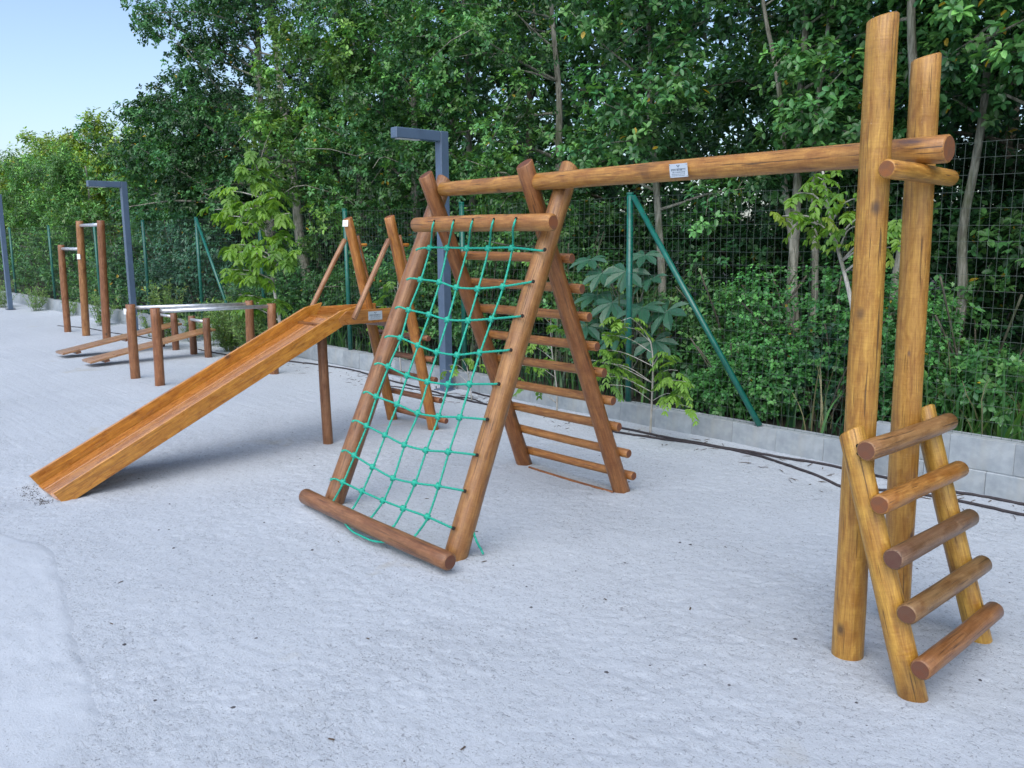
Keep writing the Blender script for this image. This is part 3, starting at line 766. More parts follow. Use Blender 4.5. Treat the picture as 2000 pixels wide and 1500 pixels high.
def rosettes(fol, C, A, k, L0, L1, W, pal, rng, simple=False, droop=.15, tilt=(.7, 1.6), lum=.32, yellow=.003, cfac=None):
    """k leaves fanned about each axis A at each centre C"""
    n = len(C)
    if n == 0: return
    A = unit(A); ref = np.where(np.abs(A[:, 2:3]) > .9, np.array([[1., 0, 0]]), np.array([[0, 0, 1.]]))
    X = unit(np.cross(A, ref)); Y = np.cross(A, X)
    ph = rng.random((n, 1))*6.283+np.arange(k)[None, :]*2.4+rng.normal(0, .25, (n, k))
    t = rng.uniform(tilt[0], tilt[1], (n, k))
    D = A[:, None, :]*np.cos(t)[..., None]+(X[:, None, :]*np.cos(ph)[..., None]+Y[:, None, :]*np.sin(ph)[..., None])*np.sin(t)[..., None]
    D[..., 2] -= rng.uniform(0, .35, (n, k))
    L = rng.uniform(L0, L1, (n, k))
    P = C[:, None, :]+A[:, None, :]*(rng.uniform(-.4, .4, (n, k))*L)[..., None]+unit(D)*(.12*L)[..., None]
    N = A[:, None, :]*.8+np.array([0, 0, .7])+rng.normal(0, .28, (n, k, 3))
    base = tints(n, pal, rng, .35)
    if cfac is not None: base = base*cfac[:, None]
    T = np.repeat(base[:, None, :], k, 1)*(1+lum*(rng.random((n, k, 1))*2-1))
    T = T.reshape(-1, 3)
    yl = rng.random(len(T)) < yellow
    T[yl] = np.array([.42, .30, .03])
    f = leaf_simple if simple else leaf_arrays
    a = f(P.reshape(-1, 3), D.reshape(-1, 3), N.reshape(-1, 3), L.ravel(), W)
    fol.add(a[0], a[1], a[2], np.clip(T, 0, 1))
def clump_points(centres, radii, n, rng, shell=2.0, squash=.75):
    C = np.repeat(centres, n, 0); R = np.repeat(radii, n)
    d = unit(rng.normal(0, 1, (len(C), 3))); r = rng.random(len(C))**(1/shell)
    P = C+d*(R*r)[:, None]*np.array([1, 1, squash])
    A = d*.7+np.array([0, -.25, .55])
    return P, A
CAMXY = np.array([0, 0, CAM_H])
G_MID = [(.055, .175, .055), (.082, .23, .068), (.040, .14, .055), (.12, .28, .075)]
G_LIME = [(.14, .31, .065), (.10, .26, .065), (.19, .35, .075)]
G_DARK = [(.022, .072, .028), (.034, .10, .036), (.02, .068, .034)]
G_BLUE = [(.045, .15, .085), (.033, .12, .075), (.07, .19, .10)]
G_YEL = [(.16, .32, .04), (.22, .36, .04), (.11, .24, .045), (.27, .36, .045)]  # greens yellowed so the leaf colour stands for low sun
G_PALE = [(.17, .31, .12), (.12, .25, .08), (.22, .35, .15)]
G_SAP = [(.16, .33, .055), (.11, .25, .05), (.20, .38, .06)]
FORG = 'trees of the forest beyond the fence'
SH = {}
def tree(x, y, h, r, label, group=FORG, cr=1.9, cz=1.3, nl=13, dens=38, leaf=(.06, .09), W=.56, pal=G_MID, bark=None, seed=0,
         lean=(0, 0), stems=None, simple=False, limb_bias=-1.0, name='broadleaf_tree', cat='tree', clump=.42, k=7, kind_leaf=None, extra=None, yellow=.004, az=None):
    rng = np.random.default_rng(1000+seed); rr = random.Random(seed)
    t = thing(name, label, cat, (x, y, .05), group)
    bark = bark or M_BARK
    parts = []; centres = []; radii = []
    stems = stems or [((0, 0), lean, h, r)]
    for (ox, oy), ln, hh, r0 in stems:
        n = 9; pts = []; cx = x+ox; cy_ = y+oy; wx = wy = 0
        for i in range(n+1):
            u = i/n; wx += rr.uniform(-.05, .05); wy += rr.uniform(-.05, .05)
            pts.append((cx+ln[0]*u+wx, cy_+ln[1]*u+wy, .03+hh*.92*u))
        sp = spline(pts, .16); m = len(sp)
        rad = [max(.012, r0*(1-.74*i/(m-1))*(1+(.35*(1-i/3) if i < 3 else 0))) for i in range(m)]
        parts.append(tube_data(sp, rad, 9))
        nlm = max(3, int(nl*(1 if len(stems) == 1 else .6)))
        for j in range(nlm):
            u = (cz+(hh*.92-cz)*(j+rr.random()*.7)/nlm)/(hh*.92); u = min(u, .98)
            p = sp[min(m-1, int(u*(m-1)))]
            a = rr.uniform(0, 6.28) if az is None else rr.gauss(az, 1.0)
            if az is None and rr.random() < .55: a = rr.gauss(-math.pi/2, .9)
            ll = cr*rr.uniform(.55, 1.05)*(1-.45*max(0, u-.6)/.4); up = rr.uniform(.05, .75)+.5*max(0, u-.6)
            q = [p]; d = Vector((math.cos(a), math.sin(a), up)).normalized()
            for s in range(4):
                d = (d+Vector((rr.uniform(-.25, .25), rr.uniform(-.25, .25), rr.uniform(-.22, .12)))).normalized(); q.append(q[-1]+d*ll/4)
            lp = spline(q, .12); ml = len(lp); rl = max(.010, rad[min(m-1, int(u*(m-1)))]*.5)
            parts.append(tube_data(lp, [max(.004, rl*(1-.85*i/(ml-1))) for i in range(ml)], 6))
            for fr in (.5, .78, 1.0):
                c = lp[min(ml-1, int(fr*(ml-1)))]; centres.append(tuple(c+Vector((0, 0, .06)))); radii.append(clump*rr.uniform(.7, 1.2))
                if rr.random() < .75:
                    e = c+Vector((rr.uniform(-1, 1), rr.uniform(-1, .6), rr.uniform(-.5, .7))).normalized()*rr.uniform(.3, .75)*min(1, cr/1.8)
                    parts.append(tube_data([c, (c+e)/2+Vector((0, 0, .04)), e], [max(.004, rl*.3), .005, .003], 4)); centres.append(tuple(e)); radii.append(clump*rr.uniform(.55, 1.0))
    V, F = join_data(parts)
    obj('trunk', mesh_from('trunk', V, F, [bark], smooth=True), t)
    if extra: centres += [c[:3] for c in extra]; radii += [c[3] for c in extra]
    centres = np.array(centres); radii = np.array(radii)
    P, A = clump_points(centres, radii, dens, rng)
    cf = np.repeat(rng.uniform(.45, 1.45, len(centres)), dens)
    if y > 6: kp = P[:, 1] > 6.12; P = P[kp]; A = A[kp]; cf = cf[kp]
    fol = Fol(); rosettes(fol, P, A, k, leaf[0], leaf[1], W, pal, rng, simple, yellow=yellow, cfac=cf)
    obj('crown', fol.mesh('crown', kind_leaf or M_LEAF), t)
    return t
def bush(x, y, rx, ry, h, label, group=None, pal=G_MID, leaf=(.03, .05), n=900, k=6, W=.6, seed=0, name='bush', cat='bush', simple=True, z0=.05, kl=None, lobes=7, cut=6.1):
    rng = np.random.default_rng(3000+seed); rr = random.Random(seed+50)
    t = thing(name, label, cat, (x, y, .05), group)
    parts = []
    for i in range(9):
        a = rr.uniform(0, 6.28); q = [Vector((x, y, .0)), Vector((x+math.cos(a)*rx*.3, y+math.sin(a)*ry*.3, h*.45)), Vector((x+math.cos(a)*rx*.75, y+math.sin(a)*ry*.75, h*rr.uniform(.6, .95)))]
        parts.append(tube_data(spline(q, .15), .008, 4))
    V, F = join_data(parts); obj('stems', mesh_from('stems', V, F, [M_BARKD], smooth=True), t)
    C = []; R = []
    for i in range(lobes*2):
        a = rr.uniform(0, 6.28); q = rr.random()**.5
        zz = z0+h*(.2+.62*rr.random()); C.append((x+math.cos(a)*rx*.75*q, y+math.sin(a)*ry*.75*q, zz)); R.append(min(rx, h)*rr.uniform(.28, .42))
    P, A = clump_points(np.array(C), np.array(R), max(4, n//len(C)), rng, shell=3.2, squash=.85)
    keep = (P[:, 2] > .04) & (P[:, 1] > cut); P = P[keep]; A = A[keep]
    fol = Fol(); rosettes(fol, P, A, k, leaf[0], leaf[1], W, pal, rng, simple, lum=.3)
    obj('leaves', fol.mesh('leaves', kl or M_LEAF), t); return t

# --- the tree row just beyond the fence, right to left (trunks that show)
LAB = 'dense dark green broadleaf tree in the unbroken forest wall beyond the fence'
near = dict(leaf=(.048, .075), dens=36, k=7)
tree(1.3, 7.6, 5.0, .08, LAB, seed=1, **near)
tree(-.5, 7.3, 5.0, .07, LAB, seed=2, **near)
tree(-1.9, 7.6, 5.2, .06, 'leafy tree hugging the right photo edge, rosettes of rounded leaves low behind mesh', group=None, seed=3, cr=1.6, cz=.9, nl=12, dens=22, leaf=(.06, .09), yellow=.012)
tree(-2.93, 7.25, 5.4, .062, 'straight grey trunked tree seen between and right of the tall ochre post tops', group=None, seed=4, cr=1.3, cz=2.8, nl=9, dens=22, leaf=(.06, .09), lean=(-.1, 0), az=1.3)
tree(-2.78, 7.6, 5.4, .05, 'slim grey trunked tree just right of the second tall post', group=None, seed=5, cr=1.3, cz=2.6, nl=9, dens=22, leaf=(.06, .09), lean=(.05, 0), az=1.3)
tree(-3.98, 7.3, 5.6, .055, 'forking grey tree of three thin stems above the beam, left of tall posts', group=None, seed=6, az=1.4, cr=1.4, cz=2.0, nl=12, dens=22, leaf=(.06, .085),
     stems=[((-.05, 0), (-.10, .1), 5.4, .058), ((.18, .05), (-.75, 0), 5.2, .042), ((.12, .1), (.12, .1), 5.3, .038)])
tree(-5.4, 7.25, 5.6, .05, 'slender pale trunked tree rising behind the plaque on the beam', group=None, seed=7, cr=1.6, cz=1.9, nl=13, dens=24, leaf=(.055, .085), lean=(-.2, .1))
tree(-7.4, 7.7, 5.4, .075, 'bushy tree with bright sprays over the beam between A-frame and plaque', group=None, seed=8, cr=1.9, cz=1.5, nl=15, dens=30, leaf=(.048, .07), pal=G_MID+G_LIME[:1], az=-1.8)
tree(-8.9, 7.6, 5.4, .07, LAB, seed=9, cr=1.8, cz=.8, nl=17, dens=38, leaf=(.05, .075))
tree(-10.5, 7.8, 5.8, .08, LAB, seed=10, cr=1.9, cz=.8, nl=17, dens=38, leaf=(.048, .07))
tree(-12.2, 7.9, 6.4, .09, 'bright green leafed tree hanging forward left of the middle lamp arm', group=None, seed=11, cr=2.2, cz=1.8, nl=18, dens=38, leaf=(.055, .082), pal=G_LIME+G_MID[1:2])
tree(-14.3, 8.2, 6.8, .12, 'tall tree with grey slanting bare limbs behind the young lime green tree', group=None, seed=12, cr=2.6, cz=2.2, nl=16, dens=38, leaf=(.055, .078), lean=(-1.2, 0), pal=G_DARK+G_MID[:2])
tree(-16.2, 8.4, 7.4, .13, 'tallest dark tree, its open branches reaching left over the sky', group=None, seed=13, cr=3.0, cz=1.6, nl=22, dens=38, leaf=(.058, .085), pal=G_MID[:3]+G_DARK[1:2], az=math.pi*1.1, clump=.48)
tree(-18.6, 8.0, 5.0, .10, 'rounded dark tree in the dip of the skyline left of the tallest tree', group=None, seed=14, cr=2.3, cz=.8, nl=18, dens=38, leaf=(.075, .10), pal=G_MID[:3]+G_DARK[:1], clump=.5)
tree(-21.0, 8.3, 4.3, .09, LAB, seed=15, cr=2.0, cz=.7, nl=15, dens=24, leaf=(.08, .11), clump=.5, simple=True)
# --- second row, fills the gaps
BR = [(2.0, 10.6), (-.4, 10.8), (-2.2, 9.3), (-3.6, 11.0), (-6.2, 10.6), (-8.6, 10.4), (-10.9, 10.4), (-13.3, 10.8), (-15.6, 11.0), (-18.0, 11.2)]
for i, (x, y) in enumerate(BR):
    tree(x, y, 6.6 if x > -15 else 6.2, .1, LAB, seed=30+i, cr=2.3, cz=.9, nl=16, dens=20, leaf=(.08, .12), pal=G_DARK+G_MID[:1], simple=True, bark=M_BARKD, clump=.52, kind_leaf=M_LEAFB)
BL = [(-22.5, 10.5, 4.4), (-20.5, 12.5, 5.2)]
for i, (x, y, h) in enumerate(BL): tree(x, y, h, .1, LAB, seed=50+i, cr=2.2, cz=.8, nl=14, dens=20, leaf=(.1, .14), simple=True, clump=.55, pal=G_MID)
# --- trees far left, low sunlight painted into their yellow green leaves
FL = 'yellow green trees far left with painted sunlight'
FLL = 'yellow green tree on the far left skyline, low sun painted into its leaves'
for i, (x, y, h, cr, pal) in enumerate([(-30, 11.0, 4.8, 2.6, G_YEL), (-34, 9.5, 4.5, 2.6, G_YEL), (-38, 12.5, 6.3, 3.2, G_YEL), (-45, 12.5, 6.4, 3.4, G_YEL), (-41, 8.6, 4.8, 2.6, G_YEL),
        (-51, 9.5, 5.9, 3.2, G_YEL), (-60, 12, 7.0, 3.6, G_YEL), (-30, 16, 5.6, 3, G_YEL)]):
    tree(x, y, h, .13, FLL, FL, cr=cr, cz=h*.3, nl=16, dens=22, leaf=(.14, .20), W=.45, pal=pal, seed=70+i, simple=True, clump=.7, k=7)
for i, (x, y, h) in enumerate([(-24.6, 7.6, 3.9), (-27.3, 7.4, 4.2), (-30.6, 7.6, 4.0), (-35, 7.3, 4.0)]):
    tree(x, y, h, .06, 'feathery mid green tree close behind the far left fence panels', 'feathery trees behind the far fence', cr=1.6, cz=.7, nl=15, dens=24, leaf=(.09, .14), W=.3, pal=G_LIME[1:2]+G_MID[1:2]+G_LIME[:1], seed=90+i, simple=True, clump=.5)
# --- far wood that closes the gaps
def far_wood():
    rng = np.random.default_rng(5); n = 42000
    x = rng.uniform(-70, 14, n); y = 12.2+rng.random(n)**1.3*9
    top = np.where(x > -18, 6.4, np.where(x > -24, 4.0, 3.8+(-x-24)*.055))+.9*(vnoise(x*.45, y*.3, 40)-.5)*2
    z = .1+rng.random(n)**.8*top
    P = np.stack([x, y, z], 1); A = rng.normal(0, 1, (n, 3))+np.array([0, -.4, .6])
    sun_tinted = (x < -26)  # leaves tinted as if sunlit; the light is only in their colour
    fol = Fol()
    rosettes(fol, P[~sun_tinted], A[~sun_tinted], 7, .14, .22, .6, G_DARK, rng, True)
    rosettes(fol, P[sun_tinted], A[sun_tinted], 7, .18, .26, .5, G_YEL[2:3]+G_MID[1:2]+G_YEL[:1], rng, True)
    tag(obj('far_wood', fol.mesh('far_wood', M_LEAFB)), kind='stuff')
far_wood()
# --- undergrowth behind the fence
UG = 'undergrowth bushes just behind the mesh fence'; UL = 'low tangled green bush filling the foot of the fence from behind'
i = 0; x = 2.0
while x > -29:
    i += 1
    step = rnd.uniform(1.0, 1.35)*(1 if x > -14 else 1.5)
    far = x < -14
    pal = rnd.choice([G_MID, G_MID, G_DARK+G_MID, G_BLUE, G_MID+G_LIME[1:2]])
    if far: pal = rnd.choice([G_MID, G_BLUE, G_LIME[1:2]+G_MID])
    bush(x, rnd.uniform(6.75, 7.15), rnd.uniform(.75, 1.0)*(1.4 if far else 1), rnd.uniform(.5, .75), rnd.uniform(1.0, 1.9)*(1.15 if far else 1), UL, UG, pal, (.045, .075) if not far else (.07, .11), 620 if not far else 480, 6, .6 if not far else .45, seed=i)
    x -= step
bush(-3.35, 6.62, 1.05, .45, 1.45, 'mound of tiny leaved vines behind the slanting brace, right of its post', None, [(.075, .26, .07), (.11, .32, .08), (.05, .19, .06)], (.026, .040), 2600, 6, .8, seed=201, lobes=8)
bush(-4.15, 6.55, .7, .4, .9, 'smaller vine mound under the top of the slanting brace', None, [(.055, .20, .055), (.09, .27, .07)], (.026, .040), 1500, 6, .8, seed=202, lobes=6)
bush(-2.35, 6.6, .7, .4, 1.0, 'leafy vine clump just left of the tall ochre posts at fence foot', None, [(.05, .18, .055), (.07, .23, .06)], (.026, .04), 1200, 6, .75, seed=203, lobes=6)
bush(-17.5, 6.9, 1.3, .7, 2.3, 'feathery blue green bush behind the fence beside the second lamp post', None, G_BLUE, (.07, .12), 1500, 7, .3, seed=204, lobes=9)
bush(-13.6, 6.8, 1.3, .6, 1.25, 'rounded fresh green bush behind the fence brace near the parallel bars', None, G_MID+G_LIME[:1], (.04, .06), 1500, 7, .4, seed=205, lobes=8)

TS = 'tall shrubs between the undergrowth and the trees'; TL = 'tall leafy shrub filling the forest edge between trunks behind the fence'
for i in range(17):
    x = 2.2-i*1.28
    bush(x, 8.7+rnd.uniform(-.2, .5), 1.15, .7, rnd.uniform(2.1, 2.9), TL, TS, rnd.choice([G_MID, G_DARK+G_MID[:1], G_MID+G_DARK]), (.06, .095), 900, 6, .58, seed=300+i, name='tall_shrub', cat='shrub', lobes=9)
# --- plant with large lobed leaves
def lobed_plant():
    t = thing('lobed_leaf_plant', 'plant with big blue green star shaped leaves behind the fence post left of the brace', 'plant', (-5.3, 6.5, .05))
    rr = random.Random(5)
    me = None; L = 1.0; V = [(0, 0, 0)]; nl = 7
    for k in range(nl):
        a = (k-(nl-1)/2)*math.radians(44); ln = L*(.55+.45*math.cos(a*.5)); 
        def pt(aa, q, z=0): return (q*math.sin(aa), q*math.cos(aa), z)
        V += [pt(a-.38, ln*.46, .03), pt(a-.25, ln*.74, 0), pt(a, ln, -.14), pt(a+.25, ln*.74, 0), pt(a+.38, ln*.46, .03), pt(a, ln*.55, -.05)]
    F = []
    for k in range(nl):
        o = 1+k*6
        F += [(0, o, o+5), (o, o+1, o+5), (o+1, o+2, o+5), (o+2, o+3, o+5), (o+3, o+4, o+5), (o+4, 0, o+5)]
    me = mesh_from('leaf', V, F, [M_LEAF])
    a_ = me.color_attributes.new('tint', 'FLOAT_COLOR', 'POINT')
    a_.data.foreach_set('color', np.tile(np.array([.042, .14, .085, 1], np.float32), len(V)))
    stem = []
    for (px, py, pz, s) in [(-5.55, 6.35, 1.32, .25), (-5.2, 6.3, 1.35, .27), (-4.98, 6.4, 1.28, .23), (-5.35, 6.28, 1.05, .28), (-5.0, 6.3, 1.02, .30), (-5.65, 6.4, 1.1, .28), (-4.75, 6.35, 1.0, .28), (-5.3, 6.3, .75, .28), (-5.75, 6.4, 1.45, .24), (-5.1, 6.45, 1.5, .22), (-4.85, 6.3, .72, .26), (-5.7, 6.3, .8, .26)]:
        M = Matrix.Translation((px, py, pz)) @ Matrix.Rotation(rr.uniform(-.5, .5)+math.pi, 4, 'Z') @ Matrix.Rotation(-rr.uniform(.35, .8), 4, 'X') @ Matrix.Scale(s, 4)
        obj('leaf', me, t, M)
        stem.append(tube_data(spline([(-5.3+rr.uniform(-.05, .05), 6.52, .9*pz*.5), (px*.5-2.65, 6.45, pz*.85), (px, py, pz)], .08), .006, 5))
    stem.append(tube_data([(-5.3, 6.55, 0), (-5.28, 6.5, .6), (-5.3, 6.5, 1.1)], [.018, .015, .01], 7))
    V, F = join_data(stem); obj('stems', mesh_from('stems', V, F, [M_BARK], smooth=True), t)
lobed_plant()

# --- long grass behind the fence at the right, and dry stalks
def blades(name, cx, cy, rx, ry, n, h0, h1, pal, w=.011, seed=0):
    rng = np.random.default_rng(seed); V = []; T = []; 
    P = np.stack([cx+rng.uniform(-rx, rx, n), cy+rng.uniform(-ry, ry, n), np.full(n, .05)], 1)
    h = rng.uniform(h0, h1, n); a = rng.uniform(0, 6.28, n); ln = rng.uniform(.15, .75, n)*h
    dirv = np.stack([np.cos(a), np.sin(a), np.zeros(n)], 1); side = np.stack([-np.sin(a), np.cos(a), np.zeros(n)], 1)
    m = 6; rows = []
    for i in range(m+1):
        u = i/m; c = P+dirv*(ln*u**1.9)[:, None]+np.array([0, 0, 1.])*(h*(u-.42*u**3*ln/h))[:, None]
        ww = w*(1-u**2.2)+.0008
        rows.append(c-side*ww); rows.append(c+side*ww)
    V = np.stack(rows, 1); k = 2*(m+1); b = (np.arange(n)*k)[:, None]
    F = np.concatenate([b+np.array([[2*i, 2*i+1, 2*i+3, 2*i+2]]) for i in range(m)], 0)
    T = np.repeat(tints(n, pal, rng, .2), k, 0); V = V.reshape(-1, 3)
    V[:, 1] = np.maximum(V[:, 1], 6.03)
    return tag(obj(name, fast_mesh(name, V, F, [M_LEAF], T)), kind='stuff')
blades('long_grass', -.8, 6.6, 1.7, .4, 900, .4, 1.0, G_MID+G_LIME[:2], seed=3)
blades('dry_grass', -1.2, 6.5, 2.4, .35, 160, .5, 1.1, [(.30, .28, .16), (.22, .22, .12)], .005, seed=4)
blades('reed_stalks', -5.9, 6.8, .6, .3, 26, 1.2, 1.9, [(.22, .26, .14), (.14, .2, .09)], .010, seed=5)
blades('dark_grass', -8, 6.5, 9, .35, 900, .25, .6, G_DARK+G_MID, seed=6)  # low grass tinted from the dark and mid greens

# --- young planted trees in front of the fence (compound drooping leaves)
def sprays(fol, C, Dv, n_leaf, rach, L0, L1, W, pal, rng, droop=.75):
    """pinnate leaves: from each C a drooping rachis along Dv with paired leaflets"""
    n = len(C); Dv = unit(Dv); u = (np.arange(n_leaf)+1)/n_leaf
    side = unit(np.cross(Dv, np.array([0, 0, 1.])))
    base = tints(n, pal, rng, .15)
    for s in (-1, 1, 0):
        uu = u if s else np.array([1.0])
        P = C[:, None, :]+Dv[:, None, :]*(rach[:, None]*uu[None, :])[..., None]
        P[..., 2] -= droop*(rach[:, None]*uu[None, :]**2)
        D = Dv[:, None, :]*(.55 if s else 1)+side[:, None, :]*s*.75+rng.normal(0, .12, P.shape); D[..., 2] -= droop*(.5+uu[None, :]*.8)
        L = rng.uniform(L0, L1, P.shape[:2])*(1-.25*np.abs(uu-.5))[None, :]
        N = np.broadcast_to(np.array([0, 0, 1.]), P.shape)+side[:, None, :]*(-s*.5)+rng.normal(0, .15, P.shape)
        T = np.repeat(base[:, None, :], len(uu), 1)*(1+.15*(rng.random(P.shape[:2]+(1,))*2-1))
        a = leaf_arrays(P.reshape(-1, 3), D.reshape(-1, 3), N.reshape(-1, 3), L.ravel(), W, .15, .2)
        fol.add(a[0], a[1], a[2], np.clip(T.reshape(-1, 3), 0, 1))
def young(name, lab, base, trunk, r, ends, nsp, rach, leaf, W, pal, seed, cat='young tree', nl=5, r1=None, spread_=.25):
    rng = np.random.default_rng(seed); rr = random.Random(seed)
    t = thing(name, lab, cat, base)
    sp = spline(trunk, .07); m = len(sp); parts = [tube_data(sp, [max(.003, r*(1-.65*i/(m-1))) for i in range(m)], 8)]
    C = []; D = []
    for e in ends:
        e = Vector(e)
        s = min(sp, key=lambda p: (p-e).length+.9*max(0, p.z-e.z+.12))
        mid = (s+e)/2+Vector((0, 0, .05)); lp = spline([s, mid, e], .05)
        parts.append(tube_data(lp, [max(.002, r*.38*(1-.7*i/(len(lp)-1))) for i in range(len(lp))], 5))
        for j in range(nsp):
            c = lp[min(len(lp)-1, int(len(lp)*rr.uniform(.45, 1)))]
            a = rr.uniform(0, 6.28); C.append(tuple(c+Vector((rr.uniform(-1, 1), rr.uniform(-1, 1), rr.uniform(-.5, .9)))*spread_*.35)); D.append((math.cos(a), math.sin(a), rr.uniform(-.1, .9)))
    V, F = join_data(parts); obj('trunk', mesh_from('trunk', V, F, [M_STEM], smooth=True), t)
    fol = Fol(); C = np.array(C); D = np.array(D)
    sprays(fol, C, D, nl, rng.uniform(rach[0], rach[1], len(C)), leaf[0], leaf[1], W, pal, rng)
    obj('crown', fol.mesh('crown', M_LEAFP), t)
young('young_tree', 'young tree with drooping lime green leaves growing between parallel bars and slide top', (-10.75, 5.6, 0),
      [(-10.72, 5.6, 0), (-10.70, 5.6, .5), (-10.78, 5.58, 1.0), (-10.95, 5.6, 1.7), (-11.1, 5.6, 2.6)], .028,
      [(-11.15, 5.5, 2.82), (-11.1, 5.4, 2.6), (-11.0, 5.5, 2.45), (-12.35, 5.5, 2.35), (-12.1, 5.4, 2.1), (-11.8, 5.5, 2.15), (-11.6, 5.3, 2.0), (-10.6, 5.5, 2.25), (-10.3, 5.4, 2.2), (-10.1, 5.5, 2.0), (-10.5, 5.3, 2.1), (-11.2, 5.3, 1.9),
       (-11.5, 5.4, 1.6), (-11.2, 5.3, 1.5), (-10.6, 5.3, 1.6), (-10.3, 5.4, 1.5), (-10.0, 5.5, 1.45), (-11.65, 5.4, 1.25), (-11.3, 5.3, 1.2), (-10.2, 5.5, 1.7), (-11.0, 5.35, 1.1), (-11.5, 5.4, .9), (-11.1, 5.4, .8), (-10.5, 5.4, .85), (-11.55, 5.5, .72), (-10.85, 5.4, 1.35), (-10.9, 5.4, 2.0)],
      8, (.10, .19), (.10, .15), .40, G_SAP, 5, nl=4)
young('young_tree', 'young tree with yellow green leaves behind the left tall post under the beam', (-2.55, 5.62, 0),
      [(-2.52, 5.62, 0), (-2.56, 5.6, .6), (-2.65, 5.58, 1.2), (-2.84, 5.6, 1.75), (-2.92, 5.6, 2.1)], .024,
      [(-3.05, 5.5, 1.95), (-3.15, 5.5, 1.8), (-2.95, 5.45, 1.75), (-2.9, 5.5, 2.05), (-2.62, 5.5, 1.9), (-2.5, 5.5, 1.8), (-2.45, 5.5, 1.65), (-2.3, 5.5, 1.6), (-2.6, 5.45, 1.72), (-2.25, 5.5, 1.7)],
      7, (.08, .15), (.05, .08), .42, [(.16, .33, .045), (.12, .28, .045), (.24, .36, .06)], 6)
young('sapling', 'thin pale stemmed sapling with arching light green leaves before the kerb wall', (-4.3, 5.66, 0),
      [(-4.38, 5.66, 0), (-4.37, 5.66, .3), (-4.36, 5.65, .6), (-4.38, 5.64, .8), (-4.46, 5.6, .93)], .011,
      [(-4.62, 5.5, .92), (-4.55, 5.45, .98), (-4.75, 5.45, .85), (-4.85, 5.4, .72), (-5.0, 5.45, .62), (-4.7, 5.4, .62), (-4.8, 5.4, .5), (-4.6, 5.35, .45), (-4.92, 5.45, .52), (-4.15, 5.55, .72), (-3.98, 5.5, .5), (-3.9, 5.45, .42), (-3.82, 5.45, .35), (-4.0, 5.5, .62), (-3.88, 5.45, .55)],
      4, (.10, .2), (.045, .07), .36, G_SAP, 7, 'sapling', 8, spread_=.15)
young('sapling', 'leafy sapling seen through the rungs of the A-frame ladder before the kerb', (-5.45, 5.66, 0),
      [(-5.48, 5.66, 0), (-5.48, 5.65, .3), (-5.52, 5.62, .7), (-5.5, 5.6, 1.0)], .009,
      [(-5.7, 5.5, .75), (-5.8, 5.5, .65), (-5.35, 5.5, .85), (-5.6, 5.45, .95), (-5.75, 5.45, .48), (-5.5, 5.5, .52), (-5.9, 5.5, .3), (-5.7, 5.5, .28)],
      3, (.08, .16), (.04, .065), .4, G_SAP, 8, 'sapling', 7, spread_=.15)
young('sapling', 'small twiggy sapling seen through the rope net beside the middle lamp post', (-6.6, 5.56, 0),
      [(-6.6, 5.56, 0), (-6.62, 5.55, .18), (-6.66, 5.55, .36)], .007,
      [(-6.9, 5.5, .36), (-7.0, 5.5, .3), (-6.75, 5.5, .42), (-6.4, 5.5, .4), (-6.5, 5.5, .45)], 2, (.07, .12), (.04, .06), .4, G_SAP, 9, 'sapling', 6, spread_=.1)
young('sapling', 'light green sapling against the fence between slide ladder and middle lamp post', (-8.2, 5.62, 0),
      [(-8.0, 5.68, 0), (-8.0, 5.66, .5), (-7.95, 5.62, 1.0), (-7.9, 5.6, 1.2)], .010,
      [(-8.2, 5.5, .9), (-8.3, 5.5, .7), (-7.8, 5.5, .95), (-7.6, 5.5, .8), (-7.9, 5.5, 1.15), (-7.7, 5.5, .6), (-7.5, 5.5, .65), (-8.1, 5.5, .55)], 4, (.1, .18), (.05, .08), .38, G_SAP, 10, 'sapling', 7, spread_=.2)
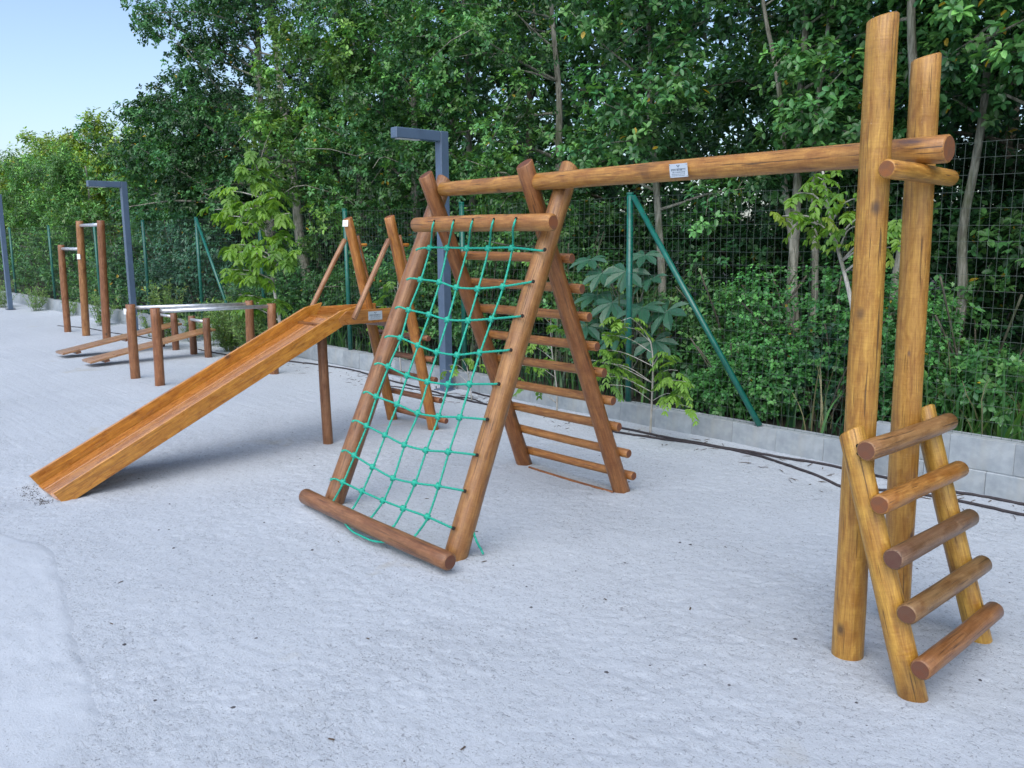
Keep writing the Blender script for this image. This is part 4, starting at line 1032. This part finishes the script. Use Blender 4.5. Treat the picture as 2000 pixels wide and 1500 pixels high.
# --- weeds along the kerb
M_WEED = mat_simple('weed_stem', (.14, .19, .08), .8)
def weed(x, y, h, w, n, lab, seed, pal=G_PALE, group='pale weeds growing along the kerb'):
    rng = np.random.default_rng(seed); rr = random.Random(seed)
    t = thing('weed', lab, 'weed', (x, y, 0), group); parts = []; P = []; A = []
    for i in range(n):
        a = rr.uniform(0, 6.28); q = w*rr.random()**.6; hh = h*rr.uniform(.55, 1.05)
        e = Vector((x+math.cos(a)*q, min(5.86, y+math.sin(a)*q), hh)); b = Vector((x+math.cos(a)*q*.25, y+math.sin(a)*q*.25, 0))
        mid = b*.45+e*.55+Vector((0, 0, .06*h)); sp = spline([b, mid, e], .05)
        parts.append(tube_data(sp, .003, 4))
        for p in sp[2:]:
            if rr.random() < .75: P.append(tuple(p)); A.append(tuple(e-b))
    V, F = join_data(parts); obj('stems', mesh_from('stems', V, F, [M_WEED], smooth=True), t)
    fol = Fol(); rosettes(fol, np.array(P), np.array(A), 5, .045, .085, .36, pal, rng, True, tilt=(.5, 1.2)); obj('leaves', fol.mesh('leaves', M_LEAFP), t)
WL = 'pale green weed clump sprouting against the low kerb wall'
weed(-18.0, 5.55, .62, .38, 26, 'spreading pale green weed on the sand left of the pull-up bars', 1, group=None)
weed(-14.35, 5.45, .95, .35, 34, 'tall pale weed clump between pull-up bars and parallel bars', 2, group=None)
weed(-13.9, 5.7, .5, .3, 18, 'small pale weed tuft behind the sit-up bench posts', 3); weed(-15.2, 5.5, .45, .3, 14, 'sparse pale weed between pull-up bars and the second lamp post', 4)
weed(-12.3, 5.62, .75, .42, 62, 'bushy pale weed at the kerb right behind the parallel bars', 5); weed(-11.55, 5.6, .66, .35, 48, 'pale weed at the kerb just left of the rear parallel bar posts', 6); weed(-11.0, 5.62, .45, .25, 14, 'short pale weed under the young lime green tree', 7)
weed(-13.1, 5.66, .55, .3, 16, 'pale weed at the kerb behind the bars, left of the bushy one', 8); weed(-23.0, 5.6, .55, .5, 26, 'pale weed clump right of the leftmost lamp post foot', 9); weed(-25.0, 5.3, .7, .5, 26, 'large pale weed at the extreme left edge of the kerb', 10); weed(-20.8, 5.75, .35, .35, 14, 'low pale weed tuft halfway between leftmost lamp post and pull-up bars', 11)
